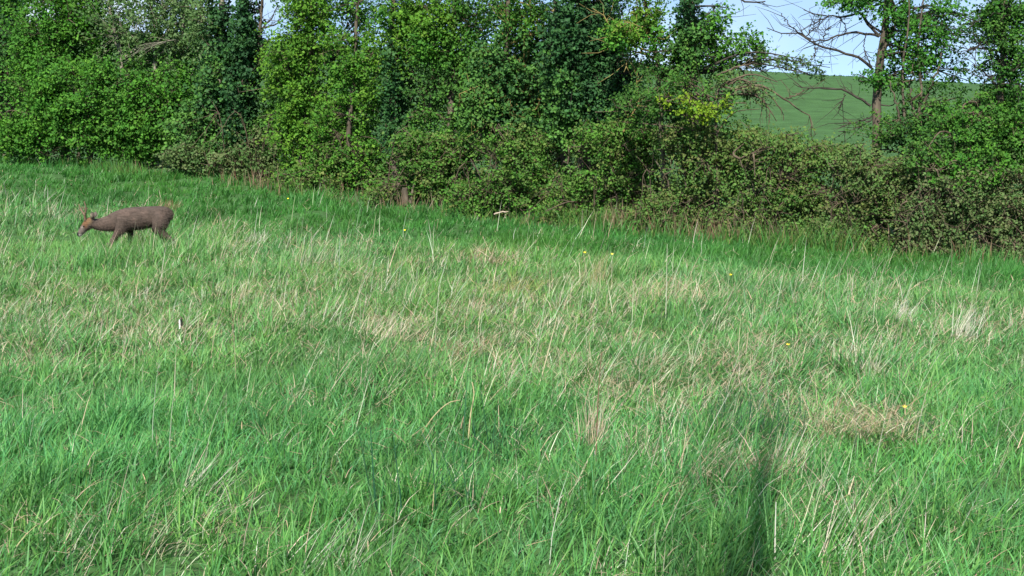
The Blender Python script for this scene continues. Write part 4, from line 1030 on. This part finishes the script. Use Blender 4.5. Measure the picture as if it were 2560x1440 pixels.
    a = m2.attributes.new('col', 'FLOAT_COLOR', 'POINT'); a.data.foreach_set('color', col.ravel())
    m2.materials.clear()
    fur = solid_material("deer_coat", (0.78, 0.78, 0.79), (1.25, 1.22, 1.2), 45, 0.85, 0.35, attr=True, stretch=(0.5, 1, 1.6))
    m2.materials.append(fur)
    m2.polygons.foreach_set('use_smooth', np.ones(len(m2.polygons), bool))
    m2.name = 'body'
    body = bpy.data.objects.new('body', m2); COL.objects.link(body); body.parent = root
    # short hair of the coat, lying back along the body
    nrm = np.zeros(n * 3, np.float32); m2.vertices.foreach_get('normal', nrm); nrm = nrm.reshape(-1, 3)
    sel = rng.integers(0, n, 15000)
    sel = sel[(w_[sel] > 0.2) & ((u[sel] > -0.40) | (rng.uniform(size=len(sel)) < 0.25))]
    k_ = len(sel)
    flow = np.array([0.8, 0, -0.45]) + rng.normal(size=(k_, 3)) * 0.25
    tip = co[sel] + (flow + nrm[sel] * 0.5) * rng.uniform(0.010, 0.026, (k_, 1))
    side = np.cross(flow, nrm[sel]); side /= np.linalg.norm(side, axis=1, keepdims=True) + 1e-6
    Vh = np.stack([co[sel] - side * 0.0022, co[sel] + side * 0.0022, tip], 1).reshape(-1, 3)
    Ch = np.repeat(c[sel] * rng.uniform(0.85, 1.2, (k_, 1)), 3, axis=0)
    hair_m = leaf_material("deer_hair", 0.1, 0.8, 0.15, (1, 1, 1))
    tag(mesh_np('hair', Vh + np.array(org), np.arange(k_ * 3).reshape(-1, 3), Ch, hair_m, root), kind='stuff')
    # antlers
    horn = solid_material("antler_horn", (0.085, 0.055, 0.035), (0.19, 0.13, 0.085), 60, 0.7, 0.5)
    for s_, beam, tine1, tine2 in ((0, [(-0.535, -0.095, 0.495), (-0.532, -0.115, 0.56), (-0.508, -0.135, 0.64), (-0.524, -0.14, 0.735)], [(-0.514, -0.127, 0.62), (-0.545, -0.135, 0.665)], [(-0.513, -0.128, 0.635), (-0.485, -0.12, 0.648)]),
                                   (1, [(-0.545, -0.045, 0.495), (-0.565, -0.03, 0.555), (-0.612, -0.010, 0.62), (-0.640, 0.0, 0.69)], [(-0.604, -0.015, 0.608), (-0.640, -0.02, 0.630)], [(-0.604, -0.015, 0.612), (-0.59, 0.0, 0.66)])):
        ls = []
        P = resample(beam, 12); Vt, Tt = tubes(P[None], np.r_[0.021, np.linspace(0.0165, 0.006, 11)][None], 8); ls.append((Vt, Tt, np.zeros(3)))
        for tn in (tine1, tine2):
            P = resample([tn[0], (np.array(tn[0]) + np.array(tn[1])) / 2 + np.array([0, 0, -0.006]), tn[1]], 7)
            Vt, Tt = tubes(P[None], np.linspace(0.009, 0.0035, 7)[None], 6); ls.append((Vt, Tt, np.zeros(3)))
        Vt, Tt, _ = cat_mesh(ls)
        o = mesh_np('antler', Vt + np.array(org), Tt, None, horn, root)
    # eye
    eye_m = solid_material("dark_eye", (0.006, 0.005, 0.005), (0.01, 0.008, 0.008), 10, 0.12, 0)
    for c_ in ((-0.548, -0.118, 0.418), (-0.545, -0.038, 0.420)):
        th = np.linspace(0, math.pi, 7); ph = np.linspace(0, 2 * math.pi, 10, endpoint=False)
        Vs = np.array([(c_[0] + 0.013 * math.sin(a_) * math.cos(b_), c_[1] + 0.010 * math.sin(a_) * math.sin(b_), c_[2] + 0.013 * math.cos(a_)) for a_ in th for b_ in ph])
        Fs = np.array([f for i in range(6) for k in range(10) for f in ([i * 10 + k, (i + 1) * 10 + k, (i + 1) * 10 + (k + 1) % 10], [i * 10 + k, (i + 1) * 10 + (k + 1) % 10, i * 10 + (k + 1) % 10])])
        mesh_np('eye', Vs + np.array(org), Fs, None, eye_m, root)
    return root
build_deer()
